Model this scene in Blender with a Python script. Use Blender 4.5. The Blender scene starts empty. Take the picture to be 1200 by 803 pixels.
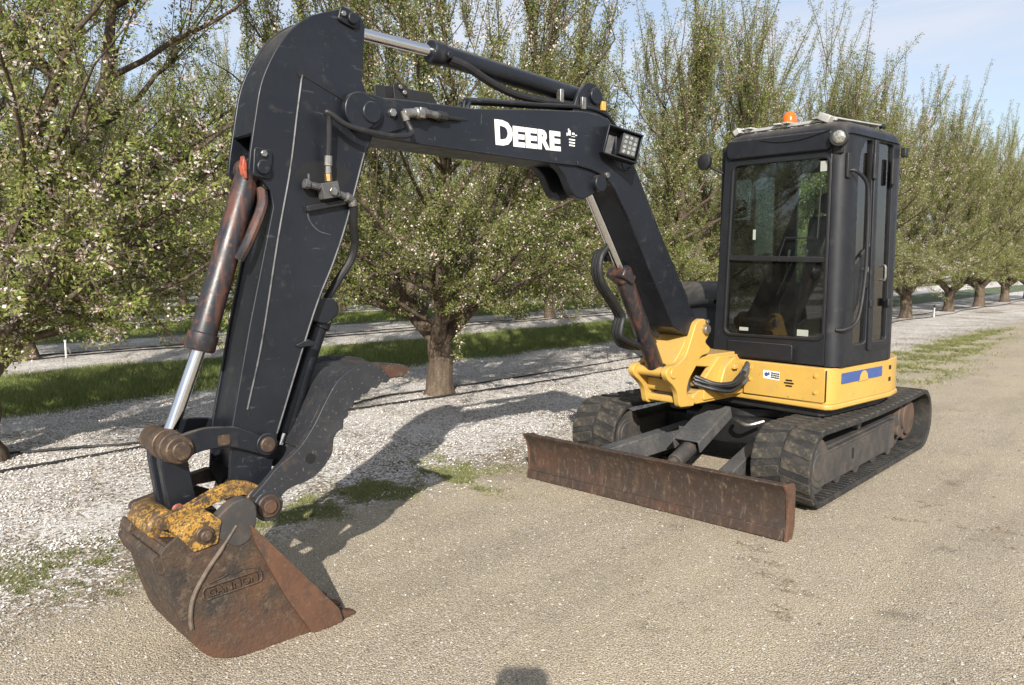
import bpy, bmesh, math, random
import numpy as np
from mathutils import Vector, Matrix

# ------------------------------------------------------------------ camera, sky, sun, exposure
SCN = bpy.context.scene
COL = SCN.collection
R = math.radians
HEAD = R(42.9)            # camera heading, counted from the orchard row direction (+Y)
cam_d = bpy.data.cameras.new('camera')
cam_d.sensor_width = 36.0
cam_d.lens = 27.0
cam_d.clip_start = 0.05
cam_d.clip_end = 3000
cam = bpy.data.objects.new('camera', cam_d)
COL.objects.link(cam)
cam.location = (0, 0, 1.6)
cam.rotation_euler = (R(90 - 5.7), 0, HEAD)
SCN.camera = cam

SUN_EL = R(28.8)
SUN_AZ = HEAD - R(1.6)      # shadows run this way (counter-clockwise from +Y)
shadow_dir = Vector((-math.sin(SUN_AZ), math.cos(SUN_AZ), 0))
world = bpy.data.worlds.new('World')
SCN.world = world
world.use_nodes = True
wt = world.node_tree
wt.nodes.clear()
w_out = wt.nodes.new('ShaderNodeOutputWorld')
w_bg = wt.nodes.new('ShaderNodeBackground')
w_sky = wt.nodes.new('ShaderNodeTexSky')
w_sky.sky_type = 'NISHITA'
w_sky.sun_disc = False
w_sky.sun_elevation = SUN_EL
to_sun = -shadow_dir
w_sky.sun_rotation = math.atan2(to_sun.x, to_sun.y)
w_sky.air_density = 1.0
w_sky.dust_density = 0.9
w_sky.ozone_density = 1.3
w_bg.inputs['Strength'].default_value = 0.112
# thin high cloud: streaks laid over the clear sky on its real dome direction
w_tc = wt.nodes.new('ShaderNodeTexCoord')
w_map = wt.nodes.new('ShaderNodeMapping')
w_map.inputs['Rotation'].default_value = (0.0, 0.0, R(25))
w_map.inputs['Scale'].default_value = (1.0, 2.2, 6.5)
w_n = wt.nodes.new('ShaderNodeTexNoise')
w_n.inputs['Scale'].default_value = 1.5
w_n.inputs['Detail'].default_value = 4
w_n.inputs['Roughness'].default_value = 0.55
w_n.inputs['Distortion'].default_value = 0.6
w_r = wt.nodes.new('ShaderNodeValToRGB')
w_r.color_ramp.elements[0].position = 0.44
w_r.color_ramp.elements[0].color = (0.42, 0.42, 0.42, 1)
w_r.color_ramp.elements[1].position = 0.66
w_r.color_ramp.elements[1].color = (0.88, 0.88, 0.88, 1)
w_mix = wt.nodes.new('ShaderNodeMixRGB')
w_mix.inputs['Color2'].default_value = (4.75, 4.95, 5.5, 1)
wt.links.new(w_tc.outputs['Generated'], w_map.inputs['Vector'])
wt.links.new(w_map.outputs['Vector'], w_n.inputs['Vector'])
wt.links.new(w_n.outputs['Fac'], w_r.inputs['Fac'])
wt.links.new(w_r.outputs['Color'], w_mix.inputs['Fac'])
wt.links.new(w_sky.outputs['Color'], w_mix.inputs['Color1'])
wt.links.new(w_mix.outputs['Color'], w_bg.inputs['Color'])
wt.links.new(w_bg.outputs['Background'], w_out.inputs['Surface'])

sun_d = bpy.data.lights.new('sun', 'SUN')
sun_d.energy = 5.0
sun_d.angle = R(0.53)
sun_d.color = (1.0, 0.945, 0.86)
sun = bpy.data.objects.new('sun', sun_d)
COL.objects.link(sun)
sun.location = (0, 0, 30)
down = shadow_dir * math.cos(SUN_EL) + Vector((0, 0, -math.sin(SUN_EL)))
sun.rotation_euler = down.to_track_quat('-Z', 'Y').to_euler()

SCN.view_settings.view_transform = 'Standard'
SCN.view_settings.look = 'None'
SCN.view_settings.exposure = 0.60
SCN.view_settings.gamma = 1.0
SCN.cycles.max_bounces = 5
SCN.cycles.diffuse_bounces = 2
SCN.cycles.glossy_bounces = 3
SCN.cycles.transmission_bounces = 3
SCN.cycles.transparent_max_bounces = 10
SCN.cycles.caustics_reflective = False
SCN.cycles.caustics_refractive = False

# ------------------------------------------------------------------ materials
def new_mat(name):
    m = bpy.data.materials.new(name)
    m.use_nodes = True
    nt = m.node_tree
    return m, nt, nt.nodes['Principled BSDF']

def rgba(c):
    return (c[0], c[1], c[2], 1)

def N(nt, t, **kw):
    n = nt.nodes.new(t)
    for k, v in kw.items():
        if k in n.inputs.keys():
            n.inputs[k].default_value = v
        else:
            setattr(n, k, v)
    return n

def noise(nt, scale, detail=5, rough=0.55, coord='Object', stretch=None, dist=0.0, dim='3D'):
    tc = nt.nodes.new('ShaderNodeTexCoord')
    n = nt.nodes.new('ShaderNodeTexNoise')
    n.noise_dimensions = dim
    n.inputs['Scale'].default_value = scale
    n.inputs['Detail'].default_value = detail
    n.inputs['Roughness'].default_value = rough
    n.inputs['Distortion'].default_value = dist
    if stretch:
        mp = nt.nodes.new('ShaderNodeMapping')
        mp.inputs['Scale'].default_value = stretch
        nt.links.new(tc.outputs[coord], mp.inputs['Vector'])
        nt.links.new(mp.outputs['Vector'], n.inputs['Vector'])
    else:
        nt.links.new(tc.outputs[coord], n.inputs['Vector'])
    return n.outputs['Fac']

def ramp(nt, fac, stops):
    r = nt.nodes.new('ShaderNodeValToRGB')
    el = r.color_ramp.elements
    while len(el) < len(stops):
        el.new(0.5)
    for e, (p, c) in zip(el, stops):
        e.position = p
        e.color = rgba(c) if not isinstance(c, (int, float)) else (c, c, c, 1)
    nt.links.new(fac, r.inputs['Fac'])
    return r.outputs['Color']

def mix(nt, fac, a, b, mode='MIX'):
    m = nt.nodes.new('ShaderNodeMixRGB')
    m.blend_type = mode
    for i, v in (('Fac', fac), ('Color1', a), ('Color2', b)):
        if hasattr(v, 'links') or hasattr(v, 'is_linked'):
            nt.links.new(v, m.inputs[i])
        elif isinstance(v, (int, float)):
            m.inputs[i].default_value = v if i == 'Fac' else (v, v, v, 1)
        else:
            m.inputs[i].default_value = rgba(v)
    return m.outputs['Color']

def bump(nt, bsdf, height, strength=0.3, dist=0.01):
    b = nt.nodes.new('ShaderNodeBump')
    b.inputs['Strength'].default_value = strength
    b.inputs['Distance'].default_value = dist
    nt.links.new(height, b.inputs['Height'])
    nt.links.new(b.outputs['Normal'], bsdf.inputs['Normal'])

def worn(name, base, layers=(), rough=(0.35, 0.6), metallic=0.0, bump_s=0.0, bump_scale=60, spec=0.5, bump_d=0.004, ledge=0.0):
    """layers: (noise scale, low, high, colour, strength[, stretch])"""
    m, nt, b = new_mat(name)
    col = None
    cur = base
    for la in layers:
        sc, lo, hi, c, st = la[:5]
        stretch = la[5] if len(la) > 5 else None
        f = ramp(nt, noise(nt, sc, 5 if sc < 15 else 3, 0.62, stretch=stretch), [(lo, 0.0), (hi, st)])
        cur = mix(nt, f, cur, c)
    if ledge:
        geo = nt.nodes.new('ShaderNodeNewGeometry')
        sz_ = nt.nodes.new('ShaderNodeSeparateXYZ')
        nt.links.new(geo.outputs['Normal'], sz_.inputs[0])
        mm = nt.nodes.new('ShaderNodeMath'); mm.operation = 'MULTIPLY'
        nt.links.new(ramp(nt, sz_.outputs['Z'], [(0.45, 0.0), (0.9, ledge)]), mm.inputs[0])
        nt.links.new(ramp(nt, noise(nt, 16, 3, 0.6), [(0.35, 0.35), (0.65, 1.0)]), mm.inputs[1])
        cur = mix(nt, mm.outputs[0], cur, DUST)
    if layers:
        nt.links.new(cur, b.inputs['Base Color'])
    else:
        b.inputs['Base Color'].default_value = rgba(base)
    rr = ramp(nt, noise(nt, 14, 3, 0.6), [(0.3, rough[0]), (0.7, rough[1])])
    nt.links.new(rr, b.inputs['Roughness'])
    b.inputs['Metallic'].default_value = metallic
    b.inputs['Specular IOR Level'].default_value = spec
    if bump_s:
        bump(nt, b, noise(nt, bump_scale, 3, 0.65), bump_s, bump_d)
    return m

M = {}
DUST = (0.26, 0.22, 0.165)
M['black'] = worn('charcoal_paint', (0.0078, 0.0095, 0.0138),
                  [(2.2, 0.42, 0.75, (0.0145, 0.0172, 0.0235), 0.9), (9, 0.60, 0.80, DUST, 0.14), (55, 0.66, 0.74, (0.16, 0.16, 0.16), 0.30, (1, 1, 0.25)), (7, 0.64, 0.70, (0.10, 0.10, 0.105), 0.35, (1, 1, 6))],
                  (0.34, 0.52), bump_s=0.05, bump_scale=180, ledge=0.35, spec=0.42)
M['cabblack'] = worn('cab_charcoal_plastic', (0.0088, 0.0098, 0.0130),
                     [(3, 0.4, 0.8, (0.0155, 0.017, 0.0215), 0.9), (12, 0.62, 0.85, DUST, 0.14)], (0.40, 0.58), bump_s=0.05, bump_scale=240, ledge=0.3, spec=0.42)
M['dark'] = worn('black_plastic', (0.011, 0.011, 0.012), [(10, 0.55, 0.8, (0.035, 0.032, 0.03), 0.7)], (0.45, 0.7), bump_s=0.08)
M['hose'] = worn('hydraulic_hose_rubber', (0.012, 0.012, 0.013), [(18, 0.55, 0.8, (0.05, 0.047, 0.042), 0.5)], (0.45, 0.65))
M['chrome'] = worn('chromed_rod', (0.72, 0.72, 0.73), [(20, 0.55, 0.8, (0.5, 0.48, 0.46), 0.4)], (0.06, 0.14), metallic=1.0)
M['steel'] = worn('bare_steel', (0.34, 0.33, 0.31), [(30, 0.45, 0.7, (0.14, 0.11, 0.08), 0.8)], (0.3, 0.5), metallic=0.85)
M['brass'] = worn('brass_fitting', (0.35, 0.24, 0.10), [(30, 0.5, 0.7, (0.12, 0.1, 0.07), 0.7)], (0.3, 0.5), metallic=0.8)
M['alu'] = worn('aluminium_rack', (0.52, 0.51, 0.48), [(12, 0.45, 0.7, (0.2, 0.19, 0.17), 0.7)], (0.4, 0.6), metallic=0.4)
M['yellow'] = worn('yellow_paint', (0.54, 0.335, 0.072),
                   [(3, 0.4, 0.75, (0.48, 0.285, 0.060), 0.8), (11, 0.54, 0.78, (0.36, 0.255, 0.12), 0.5), (46, 0.67, 0.72, (0.09, 0.055, 0.03), 0.75), (30, 0.55, 0.9, DUST, 0.2, (1, 1, .3))],
                   (0.38, 0.55), bump_s=0.06, bump_scale=150, ledge=0.45)
M['wornyellow'] = worn('chipped_yellow_paint', (0.42, 0.23, 0.042),
                       [(30, 0.53, 0.60, (0.055, 0.038, 0.025), 0.9), (110, 0.48, 0.56, (0.07, 0.048, 0.03), 0.9), (6, 0.50, 0.60, (0.075, 0.048, 0.030), 0.9), (9, 0.56, 0.66, (0.04, 0.03, 0.024), 0.85)],
                       (0.45, 0.7), bump_s=0.2, bump_scale=60)
M['rust'] = worn('rusty_blade_steel', (0.050, 0.033, 0.025),
                 [(3.0, 0.48, 0.70, (0.095, 0.043, 0.026), 0.85), (9, 0.48, 0.66, (0.036, 0.029, 0.025), 0.8), (7, 0.52, 0.72, (0.105, 0.068, 0.046), 0.6, (3, 3, .5)), (26, 0.56, 0.72, (0.15, 0.10, 0.068), 0.55), (40, 0.60, 0.70, (0.19, 0.15, 0.115), 0.5, (1, 1, .12))],
                 (0.5, 0.75), metallic=0.15, bump_s=0.3, bump_scale=45, bump_d=0.006)
M['bucket'] = worn('muddy_bucket_steel', (0.058, 0.041, 0.029),
                   [(4.5, 0.46, 0.68, (0.090, 0.046, 0.026), 0.85), (10, 0.46, 0.62, (0.030, 0.026, 0.023), 0.85), (38, 0.52, 0.66, (0.135, 0.098, 0.066), 0.6), (3.4, 0.55, 0.70, (0.125, 0.062, 0.032), 0.75), (90, 0.55, 0.68, (0.025, 0.021, 0.018), 0.7)],
                   (0.55, 0.8), metallic=0.1, bump_s=0.7, bump_scale=70, bump_d=0.006)
_m = M['bucket']; _nt = _m.node_tree; _b = _nt.nodes['Principled BSDF']
_src = _b.inputs['Base Color'].links[0].from_socket       # bare red rust where the heel drags, caked mud higher up
_tc = _nt.nodes.new('ShaderNodeTexCoord'); _sx = _nt.nodes.new('ShaderNodeSeparateXYZ'); _nt.links.new(_tc.outputs['Object'], _sx.inputs[0])
_ad = _nt.nodes.new('ShaderNodeMath'); _ad.operation = 'MULTIPLY_ADD'; _nt.links.new(noise(_nt, 7, 4, 0.65), _ad.inputs[0]); _ad.inputs[1].default_value = 0.45; _nt.links.new(_sx.outputs['Z'], _ad.inputs[2])
_f = ramp(_nt, _ad.outputs[0], [(0.30, 0.7), (0.42, 0.0)])
_nt.links.new(mix(_nt, _f, _src, (0.108, 0.052, 0.030)), _b.inputs['Base Color'])
M['cutter'] = worn('rusty_red_cutter', (0.105, 0.053, 0.032),
                   [(6, 0.4, 0.65, (0.145, 0.072, 0.042), 0.8), (14, 0.48, 0.66, (0.05, 0.036, 0.028), 0.8), (60, 0.55, 0.7, (0.17, 0.115, 0.08), 0.5)],
                   (0.5, 0.75), metallic=0.15, bump_s=0.3, bump_scale=55, bump_d=0.005)
M['pin'] = worn('brown_greasy_pin', (0.10, 0.065, 0.042), [(14, 0.42, 0.6, (0.045, 0.034, 0.028), 0.85), (40, 0.58, 0.7, (0.22, 0.15, 0.09), 0.6)], (0.4, 0.65), metallic=0.3, bump_s=0.25)
M['rustblack'] = worn('rust_streaked_black_paint', (0.02, 0.021, 0.025),
                      [(9, 0.47, 0.60, (0.105, 0.044, 0.028), 0.8, (2.2, 2.2, .35)), (34, 0.55, 0.68, (0.13, 0.05, 0.03), 0.6), (4, 0.55, 0.8, (0.04, 0.037, 0.037), 0.6)],
                      (0.28, 0.5), bump_s=0.12, bump_scale=90)
M['thumb'] = worn('scuffed_thumb_steel', (0.030, 0.032, 0.037),
                  [(5, 0.5, 0.8, (0.06, 0.06, 0.064), 0.9), (18, 0.56, 0.72, (0.085, 0.065, 0.05), 0.6), (60, 0.62, 0.7, (0.2, 0.19, 0.18), 0.5)], (0.4, 0.6), metallic=0.2, bump_s=0.15)
M['orange'] = worn('orange_marker_paint', (0.40, 0.085, 0.045), [(40, 0.42, 0.62, (0.10, 0.05, 0.035), 0.9)], (0.5, 0.7))
M['rubber'] = worn('dusty_track_rubber', (0.015, 0.0145, 0.014),
                   [(7, 0.48, 0.72, (0.048, 0.042, 0.034), 0.9), (26, 0.56, 0.74, (0.10, 0.084, 0.064), 0.55), (3, .55, .75, (0.03, 0.03, 0.03), 0.6)], (0.65, 0.9), bump_s=0.4, bump_scale=50, bump_d=0.006)
M['lug'] = worn('muddy_tread_rubber', (0.028, 0.0255, 0.0225),
                [(11, 0.46, 0.66, (0.098, 0.080, 0.055), 0.9), (40, 0.54, 0.7, (0.15, 0.122, 0.085), 0.55), (24, 0.52, 0.64, (0.018, 0.017, 0.016), 0.85)], (0.7, 0.92), bump_s=0.5, bump_scale=50, bump_d=0.008)
M['frame'] = worn('dusty_track_frame', (0.040, 0.038, 0.037),
                  [(5, 0.42, 0.7, (0.10, 0.085, 0.068), 0.8), (14, 0.56, 0.72, (0.13, 0.065, 0.04), 0.6)], (0.55, 0.8), bump_s=0.2)
M['hub'] = worn('rusty_drive_hub', (0.075, 0.052, 0.038), [(7, 0.4, 0.65, (0.12, 0.072, 0.048), 0.8), (20, 0.55, 0.7, (0.05, 0.04, 0.035), 0.7)], (0.6, 0.85), bump_s=0.3)
M['paper'] = worn('faded_sticker', (0.34, 0.36, 0.31), [(30, 0.5, 0.8, (0.2, 0.22, 0.18), 0.6)], (0.5, 0.6))
M['bead'] = worn('scuffed_weld_bead', (0.135, 0.105, 0.078), [(30, 0.45, 0.7, (0.06, 0.045, 0.035), 0.8)], (0.5, 0.7), bump_s=0.3)
M['white'] = worn('white_print', (0.78, 0.78, 0.76), [(30, 0.6, 0.8, (0.4, 0.4, 0.38), 0.35)], (0.4, 0.55))
M['letter'] = worn('weathered_white_letter', (0.80, 0.80, 0.77), [(40, 0.5, 0.7, (0.52, 0.51, 0.47), 0.6)], (0.4, 0.55))
M['blue'] = worn('blue_stripe', (0.042, 0.085, 0.25), [(20, 0.5, 0.75, (0.085, 0.12, 0.27), 0.7)], (0.4, 0.6))
M['amber'] = worn('amber_beacon', (0.68, 0.13, 0.012), [(30, 0.55, 0.8, (0.45, 0.08, 0.01), 0.6)], (0.12, 0.25))
M['sealgrey'] = worn('window_seal', (0.008, 0.008, 0.009), (), (0.5, 0.6))
M['seat'] = worn('grey_seat_fabric', (0.045, 0.048, 0.055), [(20, 0.4, 0.7, (0.07, 0.072, 0.08), 0.8)], (0.75, 0.9), bump_s=0.2, bump_scale=200)
M['consolegrey'] = worn('grey_console', (0.075, 0.078, 0.082), [(10, 0.5, 0.75, (0.13, 0.125, 0.11), 0.5)], (0.5, 0.7))
M['wornseam'] = worn('rubbed_seam', (0.075, 0.075, 0.078), [(18, 0.45, 0.65, (0.02, 0.021, 0.024), 0.9)], (0.35, 0.5), metallic=0.3)
M['whitepipe'] = worn('white_pvc', (0.72, 0.72, 0.70), [(20, 0.5, 0.75, (0.45, 0.42, 0.36), 0.6)], (0.4, 0.6))
M['driphose'] = worn('drip_hose', (0.016, 0.015, 0.014), [(8, 0.5, 0.75, (0.085, 0.075, 0.06), 0.7)], (0.5, 0.7))
M['dustgrey'] = worn('dusty_grey_steel', (0.060, 0.062, 0.066), [(6, 0.42, 0.7, (0.115, 0.108, 0.098), 0.8), (30, 0.55, 0.7, (0.03, 0.03, 0.03), 0.7), (50, 0.6, 0.7, (0.2, 0.18, 0.15), 0.5)], (0.5, 0.7), bump_s=0.2)
M['lens'] = worn('lamp_lens', (0.42, 0.42, 0.38), [(70, 0.42, 0.6, (0.12, 0.12, 0.10), 0.8)], (0.12, 0.3), metallic=0.5)

def glass(name, tint, ior=1.52):
    m, nt, b = new_mat(name)
    nt.nodes.remove(b)
    out = nt.nodes['Material Output']
    tr = N(nt, 'ShaderNodeBsdfTransparent')
    tr.inputs['Color'].default_value = rgba(tint)
    gl = N(nt, 'ShaderNodeBsdfGlossy')
    gl.inputs['Roughness'].default_value = 0.02
    gl.inputs['Color'].default_value = (1, 1, 1, 1)
    fr = N(nt, 'ShaderNodeFresnel')
    fr.inputs['IOR'].default_value = ior
    du = N(nt, 'ShaderNodeBsdfDiffuse')
    du.inputs['Color'].default_value = (0.3, 0.28, 0.24, 1)
    f = ramp(nt, noise(nt, 5, 7, 0.6), [(0.4, 0.012), (0.8, 0.05)])
    m1 = N(nt, 'ShaderNodeMixShader')
    nt.links.new(f, m1.inputs['Fac'])
    nt.links.new(tr.outputs[0], m1.inputs[1])
    nt.links.new(du.outputs[0], m1.inputs[2])
    m2 = N(nt, 'ShaderNodeMixShader')
    nt.links.new(fr.outputs[0], m2.inputs['Fac'])
    nt.links.new(m1.outputs[0], m2.inputs[1])
    nt.links.new(gl.outputs[0], m2.inputs[2])
    nt.links.new(m2.outputs[0], out.inputs['Surface'])
    return m
M['glass'] = glass('tinted_cab_glass', (0.86, 0.95, 0.92))
M['lowglass'] = glass('dark_lower_glass', (0.42, 0.48, 0.48), 1.6)
M['doorglass'] = glass('door_glass', (0.66, 0.80, 0.86), 1.85)

# bark
m, nt, b = new_mat('almond_bark')
c = ramp(nt, noise(nt, 7, 8, 0.68, stretch=(1.6, 1.6, 0.5)), [(0.32, (0.060, 0.044, 0.033)), (0.52, (0.135, 0.102, 0.074)), (0.75, (0.215, 0.172, 0.128))])
c = mix(nt, ramp(nt, noise(nt, 40, 4, 0.6), [(0.45, 0.0), (0.7, 0.55)]), c, (0.05, 0.038, 0.03))
nt.links.new(c, b.inputs['Base Color'])
b.inputs['Roughness'].default_value = 0.9
b.inputs['Specular IOR Level'].default_value = 0.15
bump(nt, b, noise(nt, 22, 8, 0.7, stretch=(1.5, 1.5, 0.35)), 0.9, 0.03)
M['bark'] = m

def leafmat(name, stops, transl=0.38, rough=0.55):
    m, nt, b = new_mat(name)
    g = N(nt, 'ShaderNodeNewGeometry')
    oi = N(nt, 'ShaderNodeObjectInfo')
    c = ramp(nt, g.outputs['Random Per Island'], stops)
    hs = N(nt, 'ShaderNodeHueSaturation')
    mr = N(nt, 'ShaderNodeMapRange')
    mr.inputs['To Min'].default_value = 0.82
    mr.inputs['To Max'].default_value = 1.14
    nt.links.new(oi.outputs['Random'], mr.inputs['Value'])
    nt.links.new(mr.outputs['Result'], hs.inputs['Value'])
    nt.links.new(c, hs.inputs['Color'])
    nt.links.new(hs.outputs['Color'], b.inputs['Base Color'])
    b.inputs['Roughness'].default_value = rough
    b.inputs['Specular IOR Level'].default_value = 0.35
    tl = N(nt, 'ShaderNodeBsdfTranslucent')
    nt.links.new(hs.outputs['Color'], tl.inputs['Color'])
    mx = N(nt, 'ShaderNodeMixShader')
    mx.inputs['Fac'].default_value = transl
    nt.links.new(b.outputs[0], mx.inputs[1])
    nt.links.new(tl.outputs[0], mx.inputs[2])
    nt.links.new(mx.outputs[0], nt.nodes['Material Output'].inputs['Surface'])
    return m
M['leaf'] = leafmat('almond_leaf', [(0.0, (0.115, 0.160, 0.034)), (0.3, (0.195, 0.240, 0.055)), (0.62, (0.265, 0.295, 0.082)), (0.85, (0.36, 0.36, 0.13)), (1.0, (0.26, 0.19, 0.085))], 0.42)
M['blossom'] = leafmat('almond_blossom', [(0.0, (0.78, 0.72, 0.68)), (0.45, (0.68, 0.60, 0.54)), (0.75, (0.50, 0.37, 0.31)), (1.0, (0.33, 0.20, 0.155))], 0.3)
M['petal'] = leafmat('fallen_petal', [(0.0, (0.82, 0.80, 0.77)), (0.6, (0.74, 0.70, 0.66)), (0.82, (0.52, 0.44, 0.37)), (1.0, (0.30, 0.23, 0.17))], 0.1, 0.8)
M['grass'] = leafmat('grass_blade', [(0.0, (0.12, 0.175, 0.040)), (0.5, (0.22, 0.27, 0.068)), (0.85, (0.31, 0.34, 0.11)), (1.0, (0.46, 0.42, 0.25))], 0.3)
M['weed'] = leafmat('weed_blade', [(0.0, (0.11, 0.14, 0.04)), (0.5, (0.20, 0.22, 0.075)), (0.85, (0.30, 0.29, 0.13)), (1.0, (0.45, 0.38, 0.23))], 0.3)
M['pebble'] = leafmat('gravel_stone', [(0.0, (0.15, 0.125, 0.10)), (0.3, (0.32, 0.28, 0.22)), (0.7, (0.48, 0.425, 0.34)), (0.96, (0.59, 0.53, 0.44)), (1.0, (0.74, 0.70, 0.64))], 0.0, 0.85)
M['clod'] = worn('dark_mud_clod', (0.155, 0.122, 0.085), [(20, 0.4, 0.7, (0.23, 0.185, 0.13), 0.8)], (0.85, 0.95), bump_s=0.5, bump_scale=60)

# ground: gravel lane, petal litter, soil and mown grass strips in one material that follows world position
ROW0, PITCH = -7.15, 7.95
def ground_material():
    m, nt, b = new_mat('orchard_ground')
    L = nt.links
    tc = N(nt, 'ShaderNodeTexCoord')
    sx = N(nt, 'ShaderNodeSeparateXYZ')
    L.new(tc.outputs['Object'], sx.inputs[0])
    def math_(op, a, b_=None, c_=None):
        n = nt.nodes.new('ShaderNodeMath')
        n.operation = op
        for i, v in enumerate((a, b_, c_)):
            if v is None:
                continue
            if isinstance(v, (int, float)):
                n.inputs[i].default_value = v
            else:
                L.new(v, n.inputs[i])
        return n.outputs[0]
    def smooth(v, lo, hi):
        n = nt.nodes.new('ShaderNodeMapRange')
        n.interpolation_type = 'SMOOTHSTEP'
        L.new(v, n.inputs['Value'])
        n.inputs['From Min'].default_value = lo
        n.inputs['From Max'].default_value = hi
        return n.outputs['Result']
    def vor(scale, feature='F1', rnd=1.0):
        v = nt.nodes.new('ShaderNodeTexVoronoi')
        v.voronoi_dimensions = '2D'
        v.feature = feature
        v.inputs['Scale'].default_value = scale
        v.inputs['Randomness'].default_value = rnd
        L.new(tc.outputs['Object'], v.inputs['Vector'])
        return v
    X = sx.outputs['X']
    wob = math_('MULTIPLY', math_('SUBTRACT', noise(nt, 0.55, 4, 0.6, dim='2D'), 0.5), 1.3)
    wob2 = math_('MULTIPLY', math_('SUBTRACT', noise(nt, 3.2, 4, 0.65, dim='2D'), 0.5), 0.8)
    Xw = math_('ADD', math_('ADD', X, wob), wob2)
    lane = smooth(Xw, -4.55, -3.75)
    fr = math_('SUBTRACT', math_('FRACT', math_('ADD', math_('DIVIDE', math_('SUBTRACT', X, ROW0), PITCH), 100.5)), 0.5)
    t = math_('MULTIPLY', math_('ABSOLUTE', fr), PITCH)      # metres from the nearest tree row
    tw = math_('ADD', t, math_('MULTIPLY', wob2, 0.45))
    grass = math_('MULTIPLY', smooth(tw, 2.1, 2.45), smooth(math_('MULTIPLY', X, -1.0), 8.2, 8.4))
    # gravel
    vp = vor(110)
    vq = vor(240)
    g1 = ramp(nt, vp.outputs['Color'], [(0.0, (0.23, 0.19, 0.14)), (0.45, (0.44, 0.375, 0.28)), (0.85, (0.58, 0.50, 0.385)), (1.0, (0.72, 0.65, 0.54))])
    g2 = ramp(nt, vq.outputs['Color'], [(0.0, (0.22, 0.18, 0.132)), (0.55, (0.46, 0.39, 0.29)), (1.0, (0.66, 0.575, 0.45))])
    gravel = mix(nt, 0.5, g1, g2)
    grit = ramp(nt, noise(nt, 130, 2, 0.6, dim='2D'), [(0.34, 0.45), (0.5, 1.0), (0.66, 1.25)])
    tan = ramp(nt, noise(nt, 1.0, 4, 0.62, dim='2D', stretch=(1.0, 0.45, 1.0)), [(0.40, 0.0), (0.62, 0.80)])
    gravel = mix(nt, tan, gravel, mix(nt, 0.5, (0.56, 0.47, 0.335), g2))
    grey = ramp(nt, noise(nt, 1.7, 4, 0.6, dim='2D', dist=0.4), [(0.46, 0.0), (0.70, 0.35)])
    gravel = mix(nt, grey, gravel, mix(nt, 0.5, (0.27, 0.235, 0.185), g1))
    gravel = mix(nt, 0.9, gravel, grit, 'MULTIPLY')
    wheel = ramp(nt, noise(nt, 1.6, 4, 0.7, dim='2D', stretch=(1.0, 0.16, 1.0)), [(0.50, 1.0), (0.66, 0.88)])     # faint wheel marks along the lane
    gravel = mix(nt, 1.0, gravel, wheel, 'MULTIPLY')
    damp = ramp(nt, noise(nt, 2.6, 4, 0.75, dim='2D'), [(0.64, 1.0), (0.76, 0.70)])
    gravel = mix(nt, 1.0, gravel, damp, 'MULTIPLY')
    # petals over soil
    soil = ramp(nt, noise(nt, 9, 4, 0.7, dim='2D'), [(0.3, (0.10, 0.08, 0.058)), (0.52, (0.23, 0.185, 0.13)), (0.72, (0.37, 0.30, 0.205))])
    pv = vor(52)
    pv2 = vor(95)
    psep = N(nt, 'ShaderNodeSeparateColor'); L.new(pv.outputs['Color'], psep.inputs[0])
    psep2 = N(nt, 'ShaderNodeSeparateColor'); L.new(pv2.outputs['Color'], psep2.inputs[0])
    cover = math_('ADD', math_('MULTIPLY', noise(nt, 1.1, 4, 0.66, dim='2D'), 1.25), -0.08)
    bare = smooth(noise(nt, 0.42, 4, 0.6, dim='2D', stretch=(1.0, 0.6, 1.0)), 0.56, 0.70)
    cover = math_('SUBTRACT', cover, math_('MULTIPLY', bare, math_('MULTIPLY', smooth(math_('MULTIPLY', X, -1.0), 7.6, 6.6), 0.35)))
    nearlane = smooth(Xw, -5.6, -4.2)
    cover = math_('SUBTRACT', cover, math_('MULTIPLY', nearlane, 0.22))
    on1 = smooth(math_('SUBTRACT', cover, psep.outputs[0]), -0.05, 0.05)
    on2 = smooth(math_('SUBTRACT', cover, psep2.outputs[1]), -0.05, 0.05)
    pet = ramp(nt, psep.outputs[1], [(0.0, (0.80, 0.77, 0.74)), (0.7, (0.70, 0.66, 0.62)), (1.0, (0.45, 0.38, 0.32))])
    litter = mix(nt, on1, soil, pet)
    litter = mix(nt, math_('MULTIPLY', on2, 0.6), litter, (0.74, 0.71, 0.68))
    # grass bed
    gb = ramp(nt, noise(nt, 14, 4, 0.7, dim='2D'), [(0.3, (0.030, 0.050, 0.012)), (0.55, (0.065, 0.10, 0.022)), (0.8, (0.12, 0.145, 0.045))])
    gb = mix(nt, math_('MULTIPLY', smooth(math_('SUBTRACT', 0.17, psep2.outputs[0]), -0.02, 0.02), 0.7), gb, (0.66, 0.62, 0.58))
    c = mix(nt, grass, litter, gb)
    c = mix(nt, lane, c, gravel)
    # scattered petals blown over the lane
    lanep = smooth(math_('SUBTRACT', 0.010, psep2.outputs[2]), -0.003, 0.003)
    c = mix(nt, math_('MULTIPLY', lanep, 0.8), c, (0.72, 0.70, 0.66))
    L.new(c, b.inputs['Base Color'])
    b.inputs['Roughness'].default_value = 0.92
    b.inputs['Specular IOR Level'].default_value = 0.12
    h = math_('ADD', math_('MULTIPLY', vp.outputs['Distance'], -0.9), math_('MULTIPLY', vq.outputs['Distance'], -0.5))
    h = math_('ADD', h, math_('MULTIPLY', noise(nt, 30, 2, 0.7, dim='2D'), 0.9))
    bump(nt, b, h, 0.8, 0.010)
    return m
M['ground'] = ground_material()

# ------------------------------------------------------------------ mesh helpers
def link(o, parent=None):
    COL.objects.link(o)
    if parent:
        o.parent = parent
    return o

def tag(o, label=None, category=None, group=None, kind=None):
    for k, v in (('label', label), ('category', category), ('group', group), ('kind', kind)):
        if v:
            o[k] = v
    return o

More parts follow.
